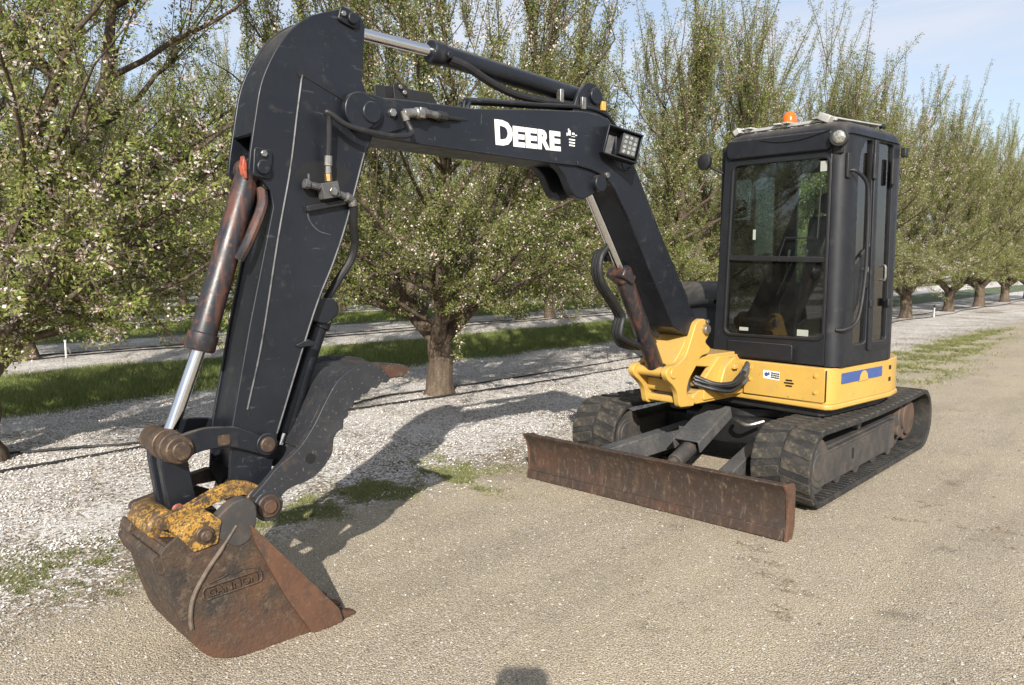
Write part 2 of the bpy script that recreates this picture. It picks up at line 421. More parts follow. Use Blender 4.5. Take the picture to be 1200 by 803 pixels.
def empty(name, loc=(0, 0, 0), rz=0.0, parent=None):
    o = bpy.data.objects.new(name, None)
    o.empty_display_size = 0.2
    o.location = loc
    o.rotation_euler = (0, 0, rz)
    return link(o, parent)

class MB:
    def __init__(self):
        self.bm = bmesh.new()
    def box(self, c, size, rot=None):
        hx, hy, hz = size[0] / 2, size[1] / 2, size[2] / 2
        vs = []
        for dx, dy, dz in ((-1, -1, -1), (1, -1, -1), (1, 1, -1), (-1, 1, -1), (-1, -1, 1), (1, -1, 1), (1, 1, 1), (-1, 1, 1)):
            v = Vector((dx * hx, dy * hy, dz * hz))
            if rot is not None:
                v = rot @ v
            vs.append(self.bm.verts.new(v + Vector(c)))
        for f in ((3, 2, 1, 0), (4, 5, 6, 7), (0, 1, 5, 4), (1, 2, 6, 5), (2, 3, 7, 6), (3, 0, 4, 7)):
            self.bm.faces.new([vs[i] for i in f])
        return self
    def prism(self, prof, a0, a1, plane='xz'):
        """prof in (s,z), extruded along L from a0 to a1; plane 'xy': (s,L) extruded along z; 'yz': (L,z) extruded along s"""
        def P(p, a):
            if plane == 'xz':
                return Vector((p[0], a, p[1]))
            if plane == 'xy':
                return Vector((p[0], p[1], a))
            return Vector((a, p[0], p[1]))
        A = [self.bm.verts.new(P(p, a0)) for p in prof]
        B = [self.bm.verts.new(P(p, a1)) for p in prof]
        n = len(prof)
        fs = [self.bm.faces.new(A), self.bm.faces.new(B[::-1])]
        for i in range(n):
            j = (i + 1) % n
            fs.append(self.bm.faces.new((A[j], A[i], B[i], B[j])))
        return self
    def plate(self, outer, holes, a0, a1, plane='yz'):
        """plate with holes"""
        def P(p, a):
            if plane == 'xz':
                return Vector((p[0], a, p[1]))
            if plane == 'xy':
                return Vector((p[0], p[1], a))
            return Vector((a, p[0], p[1]))
        tmp = bmesh.new()
        edges = []
        loops = [outer] + list(holes)
        for lp in loops:
            vs = [tmp.verts.new((p[0], p[1], 0)) for p in lp]
            for i in range(len(vs)):
                edges.append(tmp.edges.new((vs[i], vs[(i + 1) % len(vs)])))
        bmesh.ops.triangle_fill(tmp, use_beauty=True, use_dissolve=False, edges=edges, normal=(0, 0, 1))
        tmp.verts.index_update()
        tris = [[v.index for v in f.verts] for f in tmp.faces]
        pts = [(v.co.x, v.co.y) for v in tmp.verts]
        tmp.free()
        A = [self.bm.verts.new(P(p, a0)) for p in pts]
        B = [self.bm.verts.new(P(p, a1)) for p in pts]
        for t in tris:
            self.bm.faces.new([A[i] for i in t])
            self.bm.faces.new([B[i] for i in t[::-1]])
        k = 0
        for lp in loops:
            n = len(lp)
            for i in range(n):
                i0, i1 = k + i, k + (i + 1) % n
                self.bm.faces.new((A[i1], A[i0], B[i0], B[i1]))
            k += n
        return self
    def tube(self, pts, r, seg=10, caps=True):
        pts = [Vector(p) for p in pts]
        rs = r if isinstance(r, (list, tuple)) else [r] * len(pts)
        prev = None
        rings = []
        for i, p in enumerate(pts):
            d = (pts[min(i + 1, len(pts) - 1)] - pts[max(i - 1, 0)]).normalized()
            if prev is None:
                a = Vector((0, 0, 1)) if abs(d.z) < 0.9 else Vector((1, 0, 0))
                prev = d.cross(a).normalized()
            x = (prev - d * prev.dot(d)).normalized()
            y = d.cross(x)
            prev = x
            rings.append([self.bm.verts.new(p + (x * math.cos(2 * math.pi * k / seg) + y * math.sin(2 * math.pi * k / seg)) * rs[i]) for k in range(seg)])
        for i in range(len(rings) - 1):
            for k in range(seg):
                j = (k + 1) % seg
                self.bm.faces.new((rings[i][k], rings[i][j], rings[i + 1][j], rings[i + 1][k]))
        if caps:
            self.bm.faces.new(rings[0][::-1])
            self.bm.faces.new(rings[-1])
        return self
    def cyl(self, p0, p1, r, seg=24):
        return self.tube([p0, p1], r, seg)
    def disc_y(self, s, z, L0, L1, r, seg=24):
        return self.tube([(s, L0, z), (s, L1, z)], r, seg)
    def sphere(self, c, r, u=16, v=10, scale=(1, 1, 1)):
        mat_ = Matrix.Translation(c) @ Matrix.Diagonal((scale[0], scale[1], scale[2], 1))
        bmesh.ops.create_uvsphere(self.bm, u_segments=u, v_segments=v, radius=r, matrix=mat_)
        return self
    def build(self, name, mat, parent=None, bevel=0.0, smooth=35, frame=None):
        bmesh.ops.recalc_face_normals(self.bm, faces=self.bm.faces[:])
        me = bpy.data.meshes.new(name)
        self.bm.to_mesh(me)
        self.bm.free()
        me.materials.append(M[mat] if isinstance(mat, str) else mat)
        me.polygons.foreach_set('use_smooth', [True] * len(me.polygons))
        me.set_sharp_from_angle(angle=R(smooth))
        o = bpy.data.objects.new(name, me)
        link(o, parent)
        if bevel:
            bv = o.modifiers.new('bevel', 'BEVEL')
            bv.width = bevel
            bv.segments = 2
            bv.limit_method = 'ANGLE'
            bv.angle_limit = R(38)
            bv.harden_normals = False
        if frame:
            o.location = frame[0]
            o.rotation_euler = (0, 0, frame[1])
        return o

def spline(pts, n=8):
    """Catmull-Rom through points"""
    P = [Vector(p) for p in pts]
    P = [P[0] * 2 - P[1]] + P + [P[-1] * 2 - P[-2]]
    out = []
    for i in range(1, len(P) - 2):
        for k in range(n):
            t = k / n
            a, b_, c_, d = P[i - 1], P[i], P[i + 1], P[i + 2]
            out.append(0.5 * ((2 * b_) + (c_ - a) * t + (2 * a - 5 * b_ + 4 * c_ - d) * t * t + (3 * b_ - a - 3 * c_ + d) * t ** 3))
    out.append(P[-2])
    return out

def spline2(pts, n=6):
    return [(p.x, p.y) for p in spline([(a, b_, 0) for a, b_ in pts], n)]

def arc(cx, cy, r, a0, a1, n=8):
    return [(cx + r * math.cos(R(a0 + (a1 - a0) * i / n)), cy + r * math.sin(R(a0 + (a1 - a0) * i / n))) for i in range(n + 1)]

def rrect(x0, y0, x1, y1, r, n=5):
    return (arc(x1 - r, y0 + r, r, -90, 0, n) + arc(x1 - r, y1 - r, r, 0, 90, n) + arc(x0 + r, y1 - r, r, 90, 180, n) + arc(x0 + r, y0 + r, r, 180, 270, n))

def rpoly(pts, r, n=4):
    """round the corners of a polygon"""
    out = []
    m_ = len(pts)
    for i in range(m_):
        p0, p1, p2 = Vector(pts[i - 1]), Vector(pts[i]), Vector(pts[(i + 1) % m_])
        a, b_ = (p0 - p1), (p2 - p1)
        rr = min(r, a.length * 0.45, b_.length * 0.45)
        s, e = p1 + a.normalized() * rr, p1 + b_.normalized() * rr
        for k in range(n + 1):
            t = k / n
            q = s * (1 - t) ** 2 + p1 * 2 * t * (1 - t) + e * t * t
            out.append((q.x, q.y))
    return out

def mesh_np(name, verts, faces_n, mat, parent=None, smooth=False):
    """verts (V,3); consecutive faces of faces_n corners each"""
    me = bpy.data.meshes.new(name)
    V = len(verts)
    F = V // faces_n
    me.vertices.add(V)
    me.vertices.foreach_set('co', np.ascontiguousarray(verts, dtype=np.float32).ravel())
    me.loops.add(V)
    me.loops.foreach_set('vertex_index', np.arange(V, dtype=np.int32))
    me.polygons.add(F)
    me.polygons.foreach_set('loop_start', np.arange(0, V, faces_n, dtype=np.int32))
    me.update(calc_edges=True)
    me.materials.append(M[mat])
    o = bpy.data.objects.new(name, me)
    link(o, parent)
    return o

def mesh_idx(name, verts, faces, mat, parent=None, smooth=True):
    me = bpy.data.meshes.new(name)
    me.from_pydata([tuple(v) for v in verts], [], [tuple(int(i) for i in f) for f in faces])
    me.update()
    me.materials.append(M[mat])
    if smooth:
        me.polygons.foreach_set('use_smooth', [True] * len(me.polygons))
    o = bpy.data.objects.new(name, me)
    link(o, parent)
    return o

def text_mesh(name, body, mat, parent, origin, xdir, ydir, width, height, depth=0.002, offset=0.0, shear=0.0):
    """lettering laid on a surface"""
    cu = bpy.data.curves.new(name, 'FONT')
    cu.body = body
    cu.offset = offset
    cu.resolution_u = 3
    cu.extrude = 0.01
    cu.shear = shear
    tmp = bpy.data.objects.new(name + '_tmp', cu)
    COL.objects.link(tmp)
    dg = bpy.context.evaluated_depsgraph_get()
    me = bpy.data.meshes.new_from_object(tmp.evaluated_get(dg))
    bpy.data.objects.remove(tmp)
    bpy.data.curves.remove(cu)
    co = np.empty(len(me.vertices) * 3, dtype=np.float32)
    me.vertices.foreach_get('co', co)
    co = co.reshape(-1, 3)
    lo, hi = co.min(0), co.max(0)
    co = (co - lo) / (hi - lo)
    o3, x3, y3 = Vector(origin), Vector(xdir).normalized(), Vector(ydir).normalized()
    n3 = x3.cross(y3).normalized()
    new = np.array(o3)[None] + co[:, :1] * np.array(x3) * width + co[:, 1:2] * np.array(y3) * height + co[:, 2:3] * np.array(n3) * depth
    me.vertices.foreach_set('co', new.astype(np.float32).ravel())
    me.update()
    me.materials.clear()
    me.materials.append(M[mat])
    me.name = name
    o = bpy.data.objects.new(name, me)
    return link(o, parent)

# ------------------------------------------------------------------ the ground sheet
def axis(lo, hi, near_lo, near_hi, step):
    a = list(np.arange(near_lo, near_hi, step))
    d, x = step, near_hi
    while x < hi:
        a.append(x); d *= 1.18; x += d
    a.append(hi)
    d, x = step, near_lo - step
    while x > lo:
        a.insert(0, x); d *= 1.18; x -= d
    a.insert(0, lo)
    return np.array(a)

def ground_z(x, y):
    z = (0.010 * np.sin(1.3 * x + 0.6 * y + 1.0) * np.sin(0.9 * y - 0.4 * x) + 0.006 * np.sin(3.1 * x - 1.7 * y) * np.sin(2.6 * y + 1.1)
         + 0.004 * np.sin(7.3 * x + 2.2 * y) * np.sin(6.1 * y - 1.4 * x))
    # the strips of turf stand a little above the trodden lanes
    t = np.abs(((x - ROW0) / PITCH + 100.5) % 1.0 - 0.5) * PITCH
    z = z + np.where(x < -8.3, 0.035 * np.clip((t - 2.0) / 0.6, 0, 1), 0.0)
    # flat where the machine stands
    k = np.exp(-(((x + 2.8) / 1.7) ** 2 + ((y - 5.4) / 2.6) ** 2) ** 2)
    k = np.maximum(k, np.exp(-(((x + 3.0) / 0.8) ** 2 + ((y - 1.8) / 0.8) ** 2) ** 2))
    return z * (1 - 0.9 * k)

gx = axis(-700, 700, -14, 5, 0.16)
gy = axis(-300, 1200, -2, 17, 0.16)
GX, GY = np.meshgrid(gx, gy, indexing='ij')
GZ = ground_z(GX, GY) * np.clip(1.2 - np.hypot(GX, GY) / 60, 0, 1)
gv = np.stack([GX, GY, GZ], -1).reshape(-1, 3)
ny = len(gy)
ii, jj = np.meshgrid(np.arange(len(gx) - 1), np.arange(ny - 1), indexing='ij')
base = (ii * ny + jj).ravel()
gf = np.stack([base, base + ny, base + ny + 1, base + 1], -1)
ground = mesh_idx('ground', gv, gf, 'ground')
tag(ground, 'tan gravel lane and petal-strewn orchard floor', None, None, 'structure')

# ------------------------------------------------------------------ the excavator
SC = Vector((-2.79, 6.0, 0))
H_UP = R(6.3)                  # house is slewed this far from the tracks
root = empty('compact_excavator', SC, math.atan2(-math.cos(H_UP), -math.sin(H_UP)))
tag(root, 'black and yellow compact tracked excavator with closed cab and thumb bucket, parked on gravel', 'excavator')
T = ((0, 0, 0), H_UP)          # undercarriage frame inside the root
B = ((1.05, 0, 0), R(2.4))     # boom frame, pivot at the swing post
U = ((0, 0, 0), 0.0)

# --- tracks
FS, RS, WZ, WR = 1.02, -1.19, 0.285, 0.255
def loop_path(r, n=14):
    pts = arc(FS, WZ, r, -90, 90, n)                      # round the front, bottom to top
    top = [(FS + (RS - FS) * k / 8, WZ + r - 0.022 * math.sin(math.pi * k / 8)) for k in range(1, 8)]
    pts += top
    pts += arc(RS, WZ, r, 90, 270, n)
    pts += [(RS + (FS - RS) * k / 8, WZ - r) for k in range(1, 8)]
    return pts
lug_me = {}
def make_lug(kind):
    mb = MB()
    sgn = 1 if kind == 0 else -1
    y0, y1 = (0.004, 0.197) if kind == 0 else (-0.197, -0.004)
    b0 = [(-0.041, -0.006), (0.041, -0.006), (0.029, 0.037), (-0.029, 0.037)]
    sk = 0.018 * sgn
    vs = []
    for y, o_, k in ((y0, -sk, 0.9), (y0 + 0.02, -sk, 1.0), (y1 - 0.02, sk, 1.0), (y1, sk, 0.86)):
        vs.append([mb.bm.verts.new((x * k + o_, y, z * (k if z > 0 else 1))) for x, z in b0])
    for a in range(3):
        for i in range(4):
            j = (i + 1) % 4
            mb.bm.faces.new((vs[a][i], vs[a][j], vs[a + 1][j], vs[a + 1][i]))
    mb.bm.faces.new(vs[0][::-1]); mb.bm.faces.new(vs[3])
    return mb
rng = random.Random(4)
for side in (1, -1):
    Lc = 0.75 * side
    mb = MB()
    po, pi_ = loop_path(WR), loop_path(WR - 0.038)
    n = len(po)
    ring = []
    for L_, path in ((-0.2, po), (0.2, po), (0.2, pi_), (-0.2, pi_)):
        ring.append([mb.bm.verts.new((p[0], Lc + L_, p[1])) for p in path])
    for k in range(4):
        A, Bq = ring[k], ring[(k + 1) % 4]
        for i in range(n):
            j = (i + 1) % n
            mb.bm.faces.new((A[i], A[j], Bq[j], Bq[i]))
    belt = mb.build('crawler_track', 'rubber', root, 0.008, 50, T)
    # tread lugs, each its own piece
    seg = [Vector(p) for p in po] + [Vector(po[0])]
    cum = [0]
    for i in range(n):
        cum.append(cum[-1] + (seg[i + 1] - seg[i]).length)
    total = cum[-1]
    count = int(round(total / 0.118))
    for k in range(count):
        for kind in (0, 1):
            d = ((k + 0.5 * kind + 0.2) * total / count) % total
            i = max(j for j in range(n) if cum[j] <= d)
            t = (d - cum[i]) / max(1e-6, cum[i + 1] - cum[i])
            p = seg[i].lerp(seg[i + 1], t)
            tg = (seg[i + 1] - seg[i]).normalized()
            if kind not in lug_me:
                o = make_lug(kind).build('tread_lug', 'lug', belt, 0.006, 30)
                lug_me[kind] = o.data
            else:
                o = bpy.data.objects.new('tread_lug', lug_me[kind])
                link(o, belt)
                bv = o.modifiers.new('bevel', 'BEVEL'); bv.width = 0.006; bv.segments = 1
            nx, nz = tg.y, -tg.x                              # outward normal (s,z)
            o.matrix_local = Matrix(((tg.x, 0, nx, p.x), (0, 1, 0, Lc), (tg.y, 0, nz, p.y), (0, 0, 0, 1))) @ Matrix.Rotation(rng.uniform(-.03, .03), 4, 'Z')
            o.scale = (1, 1, rng.uniform(0.82, 1.05))
    # inner drive guide ribs on the bottom run
    mb = MB()
    for k in range(34):
        s = FS - 0.05 - k * (FS - RS - .1) / 33
        mb.box((s, Lc + 0.1 * side, WZ - WR + 0.044), (0.03, 0.17, 0.012))
    mb.build('inner_tread_rib', 'rubber', belt, 0.004)
    # frame
    mb = MB()
    mb.prism(rpoly([(0.84, 0.125), (0.86, 0.365), (-0.80, 0.37), (-0.86, 0.30), (-0.86, 0.16), (-0.78, 0.11)], 0.03), Lc - 0.12, Lc + 0.10)
    mb.build('track_frame', 'frame', belt, 0.008)
    mb = MB()
    mb.prism([(0.82, 0.115), (0.82, 0.33), (-0.66, 0.345), (-0.66, 0.12)], Lc + 0.098 * side, Lc + 0.125 * side)
    mb.prism([(0.80, 0.335), (0.80, 0.352), (-0.62, 0.365), (-0.62, 0.348)], Lc + 0.095 * side, Lc + 0.135 * side)
    mb.build('frame_side_plate', 'frame', belt, 0.005)
    MB().prism(rrect(0.28, 0.205, 0.315, 0.285, 0.015), Lc + 0.12 * side, Lc + 0.129 * side).build('adjuster_slot', 'sealgrey', belt)
    MB().prism(rrect(0.02, 0.285, 0.13, 0.31, 0.01), Lc + 0.12 * side, Lc + 0.131 * side).build('cleat', 'frame', belt, .003)
    mb = MB()
    mb.disc_y(FS, WZ, Lc - 0.15, Lc + 0.15, 0.19, 40).disc_y(FS, WZ, Lc - 0.165, Lc + 0.165, 0.10, 28)
    mb.build('idler_wheel', 'frame', belt, 0.012)
    mb = MB()
    mb.prism(rpoly([(0.84, 0.14), (1.02, 0.13), (1.14, 0.2), (1.15, 0.34), (1.04, 0.42), (0.84, 0.38)], 0.05), Lc - 0.145, Lc + 0.157)
    mb.build('idler_guard', 'frame', belt, 0.01)
    mb = MB()
    mb.disc_y(RS, WZ, Lc - 0.14, Lc + 0.06, 0.195, 40)
    mb.disc_y(RS, WZ, Lc + 0.0, Lc + 0.085 * side, 0.15, 36)
    mb.build('drive_sprocket', 'hub', belt, 0.01)
    MB().disc_y(-0.70, 0.255, Lc, Lc + 0.15 * side, 0.048, 24).build('roller_boss', 'hub', belt, 0.008)
    MB().prism(rpoly([(-.74, .17), (-.74, .24), (-.92, .235), (-.90, .19)], .02), Lc, Lc + .125 * side).build('sprocket_guard', 'frame', belt, .005)
    for s in (0.55, 0.18, -0.2, -0.56):
        MB().disc_y(s, 0.135, Lc - 0.12, Lc + 0.115, 0.065, 24).build('track_roller', 'frame', belt, 0.006)
    MB().disc_y(0.1, 0.44, Lc - 0.1, Lc + 0.1, 0.05, 20).build('carrier_roller', 'frame', belt, 0.006)

# --- car body between the tracks
mb = MB()
mb.prism(rpoly([(0.52, 0.22), (0.55, 0.44), (-0.55, 0.46), (-0.6, 0.24)], 0.04), -0.36, 0.36)
mb.box((0.28, 0, 0.30), (0.22, 1.24, 0.16)).box((-0.32, 0, 0.30), (0.22, 1.24, 0.16))
mb.build('lower_frame', 'dark', root, 0.012, 35, T)
MB().tube([(0, 0, 0.44), (0, 0, 0.50), (0, 0, 0.50), (0, 0, 0.60)], [0.47, 0.47, 0.43, 0.43], 48).build('slew_ring', 'dark', root, 0.004, 35, T)
mb = MB()
mb.tube(spline([(0.62, 0.12, 0.42), (0.70, 0.18, 0.44), (0.72, 0.27, 0.43), (0.66, 0.36, 0.46)], 6), 0.014, 8)
mb.build('blade_hose_pipe', 'steel', root, 0, 40, T)

# --- dozer blade
blade_prof = spline2([(1.795, 0.345), (1.752, 0.285), (1.727, 0.20), (1.722, 0.12), (1.735, 0.045)], 5)
blade_prof += [(1.742, 0.0), (1.715, 0.0), (1.69, 0.05), (1.675, 0.20), (1.70, 0.30), (1.755, 0.352)]
blade = MB().prism(blade_prof, -1.0, 0.998).build('dozer_blade', 'rust', root, 0.005, 30, T)
MB().prism([(1.737, 0.004), (1.757, 0.006), (1.749, 0.068), (1.731, 0.066)], -0.992, 0.990).build('cutting_edge', 'rust', blade, 0.003)
for s0 in (-1.012, 0.998):
    MB().prism(rpoly([(1.80, 0.35), (1.752, 0.285), (1.730, 0.20), (1.727, 0.1), (1.75, 0.0), (1.665, 0.0), (1.635, 0.08), (1.64, 0.30), (1.66, 0.335)], 0.012, 3), s0, s0 + 0.016).build('end_plate', 'cutter', blade, 0.003)
MB().box((1.66, 0, 0.20), (0.06, 1.2, 0.10)).build('rear_stiffener', 'rust', blade, 0.006)
for sg in (1, -1):
    mb = MB()
    v = [(1.67, 0.46 * sg), (1.67, 0.56 * sg), (0.45, 0.36 * sg), (0.45, 0.26 * sg)]
    lo = [mb.bm.verts.new((x, y, 0.10 if i < 2 else 0.20)) for i, (x, y) in enumerate(v)]
    hi = [mb.bm.verts.new((x, y, 0.255 if i < 2 else 0.36)) for i, (x, y) in enumerate(v)]
    mb.bm.faces.new(lo[::-1]); mb.bm.faces.new(hi)
    for i in range(4):
        j = (i + 1) % 4
        mb.bm.faces.new((lo[i], lo[j], hi[j], hi[i]))
    mb.build('push_arm', 'dustgrey', blade, 0.008)
mb = MB()
mb.tube([(0.55, -0.06, 0.40), (1.20, -0.06, 0.185)], 0.058, 20).tube([(1.15, -0.06, 0.20), (1.62, -0.06, 0.13)], 0.034, 16)
mb.box((1.55, -0.06, 0.17), (0.20, 0.11, 0.14))
mb.build('blade_cylinder', 'frame', blade, 0.006)
gp = MB()
dirv = Vector((0.47, 0, -0.19)).normalized()
rotm = Matrix.Rotation(math.atan2(0.19, 0.47), 3, 'Y')
gp.box((0.80, -0.06, 0.415), (0.52, 0.205, 0.014), rotm)
gp.box((0.80, 0.045, 0.375), (0.52, 0.012, 0.085), rotm).box((0.80, -0.165, 0.375), (0.52, 0.012, 0.085), rotm)
gp.build('cylinder_guard', 'dustgrey', blade, 0.004)

# --- house: yellow frame
foot = [(0.56, 0.06), (0.58, 0.80), (0.575, 0.86), (0.54, 0.895), (0.48, 0.905), (-0.34, 0.91), (-0.55, 0.87), (-0.75, 0.76), (-0.92, 0.52), (-1.0, 0.2), (-1.0, -0.2), (-0.92, -0.52), (-0.75, -0.76), (-0.5, -0.9), (0.2, -0.9), (0.36, -0.84), (0.50, -0.55), (0.56, -0.2)]
house = MB().prism(foot, 0.635, 0.893, 'xy').build('house_frame', 'yellow', root, 0.008, 40)
foot_l = [(x * 1.012, y * 1.012) for x, y in foot]
MB().prism(foot_l, 0.60, 0.638, 'xy').build('lower_lip', 'yellow', house, 0.010)
MB().prism([(x * 0.93, y * 0.93) for x, y in foot], 0.54, 0.602, 'xy').build('belly_plate', 'dark', house, 0.006)
# front service panel with bolts, vent and sticker
mb = MB().plate(rpoly([(0.235, 0.648), (0.865, 0.652), (0.865, 0.890), (0.24, 0.880)], 0.012, 3), [], 0.578, 0.589, 'yz')
panel = mb.build('front_panel', 'yellow', house, 0.003)
for L_, z in ((0.285, 0.846), (0.285, 0.757), (0.80, 0.834), (0.80, 0.716)):
    mb = MB()
    mb.tube([(0.588, L_, z), (0.591, L_, z)], 0.021, 20)
    mb.tube([(0.589, L_, z), (0.600, L_, z)], 0.0105, 6)
    mb.build('panel_bolt', 'yellow', panel, 0.002)
mb = MB()
for z, w in ((0.782, 0.052), (0.762, 0.076), (0.742, 0.052)):
    mb.prism(rrect(0.60 - w / 2, z - 0.006, 0.60 + w / 2, z + 0.006, 0.005), 0.588, 0.5905, 'yz')
mb.build('vent_slot', 'sealgrey', panel)
MB().prism([(0.395, 0.778), (0.525, 0.772), (0.525, 0.834), (0.395, 0.838)], 0.588, 0.5905, 'yz').build('dealer_sticker', 'white', panel)
mb = MB()
mb.prism(arc(0.420, 0.808, 0.016, 0, 360, 10)[:-1], 0.590, 0.5915, 'yz')
mb.prism([(0.432, 0.806), (0.447, 0.800), (0.447, 0.826), (0.436, 0.826)], 0.590, 0.5915, 'yz')
mb.build('sticker_emblem', 'blue', panel)
mb = MB()
for r_ in range(3):
    y = 0.457
    for k in range(6):
        w = 0.006 + 0.003 * ((k * 7 + r_ * 5) % 3)
        z = 0.822 - r_ * 0.0155 - 0.0008 * k
        mb.box((0.5909, y + w / 2, z), (0.0012, w, 0.0115))
        y += w + 0.0025
mb.build('sticker_print', 'dark', panel)
MB().prism(rrect(-0.20, 0.776, 0.43, 0.850, 0.006), 0.9065, 0.9125).build('blue_stripe', 'blue', house)
MB().prism([(0.02, 0.772), (0.18, 0.772)] + [(x, z) for x, z in arc(0.10, 0.782, 0.062, 0, 180, 12)], 0.910, 0.9155).build('stripe_crest', 'yellow', house)
MB().box((0.5815, 0.873, 0.77), (0.012, 0.003, 0.22)).build('panel_gap', 'sealgrey', house)
MB().box((-0.335, 0.9105, 0.74), (0.030, 0.008, 0.03)).box((-0.335, 0.9105, 0.83), (0.030, 0.008, 0.03)).build('rear_catch', 'sealgrey', house)
# fixed bracket that carries the swing post
mb = MB()
mb.prism(rpoly([(0.50, 0.60), (1.06, 0.60), (1.10, 0.66), (1.02, 0.70), (0.50, 0.70)], 0.02), -0.14, 0.14)
mb.prism(rpoly([(0.50, 0.86), (0.90, 0.86), (1.08, 0.88), (1.08, 0.93), (0.90, 0.95), (0.50, 0.95)], 0.02), -0.13, 0.13)
mb.prism(rpoly([(0.45, 0.62), (0.98, 0.62), (0.98, 0.78), (0.80, 0.935), (0.45, 0.93)], 0.02), 0.10, 0.155)
mb.prism(rpoly([(0.45, 0.62), (0.98, 0.62), (0.98, 0.78), (0.80, 0.935), (0.45, 0.93)], 0.02), -0.155, -0.10)
mb.prism(rpoly([(0.50, 0.64), (0.80, 0.64), (0.86, 0.72), (0.80, 0.86), (0.68, 0.93), (0.50, 0.84)], 0.03), 0.15, 0.21)
mb.build('swing_bracket', 'yellow', root, 0.008)
MB().box((0.70, 0.225, 0.855), (0.055, 0.035, 0.035)).build('stop_block', 'yellow', house, 0.006)
# hose bundle under the cab front
for k in range(5):
    dz, dy, sag = (0.0, 0.028, 0.060, 0.085, 0.11)[k], (0.03, 0.0, 0.045, 0.015, 0.05)[k], (0.0, 0.015, 0.0, 0.03, 0.02)[k]
    pts = spline([(1.03, 0.09 + 0.4 * dy, 0.745 + 0.5 * dz), (0.95, 0.20 + dy * .5, 0.710 + 0.55 * dz - sag), (0.83, 0.245 + dy, 0.690 + 0.75 * dz - sag), (0.72, 0.255 + dy, 0.722 + 0.85 * dz - sag * .4), (0.635, 0.262 + dy * .5, 0.752 + 0.95 * dz), (0.57, 0.245, 0.762 + dz)], 8)
    MB().tube(pts, 0.0155, 10).build('hydraulic_hose', 'hose', root)
    MB().tube([pts[-15], pts[-11], pts[-10], pts[-5]], [0.018, 0.018, 0.021, 0.021], 8).build('hose_fitting', 'dustgrey', root, 0.002)

# --- black bonnet on the far side and tail cover
mb = MB()
hood_sec = rpoly([(-0.93, 0.895), (-0.93, 1.28), (-0.80, 1.46), (-0.10, 1.46), (-0.10, 0.895)], 0.09, 5)
mb.prism(hood_sec, -0.95, 0.02, 'yz')
hood = mb.build('engine_bonnet', 'cabblack', root, 0.02)
mb = MB()
front_side = spline2([(0.02, 1.46), (0.14, 1.43), (0.24, 1.35), (0.33, 1.2), (0.37, 1.05)], 5)
mb.prism(front_side + [(0.38, 0.895), (0.02, 0.895)], -0.90, -0.12)
mb.build('bonnet_nose', 'cabblack', hood, 0.025)
MB().tube(spline([(0.395, -0.70, 1.02), (0.35, -0.55, 1.24), (0.33, -0.35, 1.30), (0.35, -0.2, 1.31)], 8), 0.02, 8).build('bonnet_grab_rail', 'dark', hood)
mb = MB()
mb.prism(rpoly([(-0.46, 0.70), (-0.46, -0.2), (-0.97, -0.2), (-0.90, 0.48), (-0.72, 0.72)], 0.08, 4), 0.895, 1.45, 'xy')
mb.build('tail_cover', 'cabblack', root, 0.03)

# --- cab
ZB, ZT = 0.90, 2.50
cab = empty('operator_cab', (0, 0, 0), 0, root)
win = rpoly([(0.035, 1.085), (0.812, 1.095), (0.815, 2.335), (0.075, 2.345)], 0.05, 5)
mb = MB()
mb.plate([(-0.075, ZB + 0.005), (0.835, ZB + 0.005), (0.835, ZT), (-0.005, ZT)], [win], 0.505, 0.55, 'yz')
front = mb.build('front_frame', 'cabblack', cab, 0.006)
# thin rubber seal proud of the frame round the window
big = rpoly([(0.017, 1.067), (0.83, 1.077), (0.833, 2.353), (0.058, 2.363)], 0.065, 5)
MB().plate(big, [win], 0.548, 0.560, 'yz').build('window_seal', 'sealgrey', cab, 0.003)
MB().prism(rpoly([(0.045, 1.675), (0.815, 1.655), (0.815, 2.34), (0.07, 2.35)], 0.045, 4), 0.534, 0.540, 'yz').build('upper_windscreen', 'glass', cab)
MB().prism(rpoly([(0.03, 1.08), (0.815, 1.09), (0.815, 1.630), (0.045, 1.648)], 0.03, 4), 0.526, 0.532, 'yz').build('lower_windscreen', 'lowglass', cab)
mb = MB()
mb.prism([(0.045, 1.640), (0.815, 1.622), (0.815, 1.662), (0.045, 1.680)], 0.52, 0.556, 'yz')
mb.build('windscreen_rail', 'dark', cab, 0.006)
# brow with a moulded panel
MB().prism(rpoly([(0.03, 2.392), (0.815, 2.382), (0.84, 2.43), (0.84, 2.515), (0.02, 2.53), (0.01, 2.45)], 0.035, 5), 0.545, 0.575, 'yz').build('brow_panel', 'cabblack', cab, 0.012)
MB().tube(spline([(0.578, 0.30, 2.505), (0.58, 0.44, 2.478), (0.58, 0.60, 2.474), (0.58, 0.76, 2.50), (0.575, 0.83, 2.515)], 6), 0.004, 6).build('lamp_wire', 'sealgrey', cab)
# lower apron
MB().prism(rpoly([(0.06, 0.915), (0.60, 0.915), (0.60, 1.035), (0.06, 1.035)], 0.015, 3), 0.549, 0.562, 'yz').build('front_apron', 'cabblack', cab, 0.006)
MB().box((0.556, 0.625, 0.965), (0.012, 0.006, 0.10)).build('apron_catch', 'sealgrey', cab)
# rounded corner pillar at the door side
corner = [(0.40, 0.83), (0.50, 0.832)] + arc(0.45, 0.83, 0.10, 0, 90, 10) + [(0.40, 0.93)]
corner = [(0.40, 0.85), (0.505, 0.836), (0.55, 0.836)] + [(0.45 + 0.10 * math.cos(R(a)), 0.836 + 0.094 * math.sin(R(a))) for a in range(6, 91, 7)] + [(0.40, 0.93)]
MB().prism(corner, ZB, ZT, 'xy').build('corner_pillar', 'cabblack', cab, 0.004)
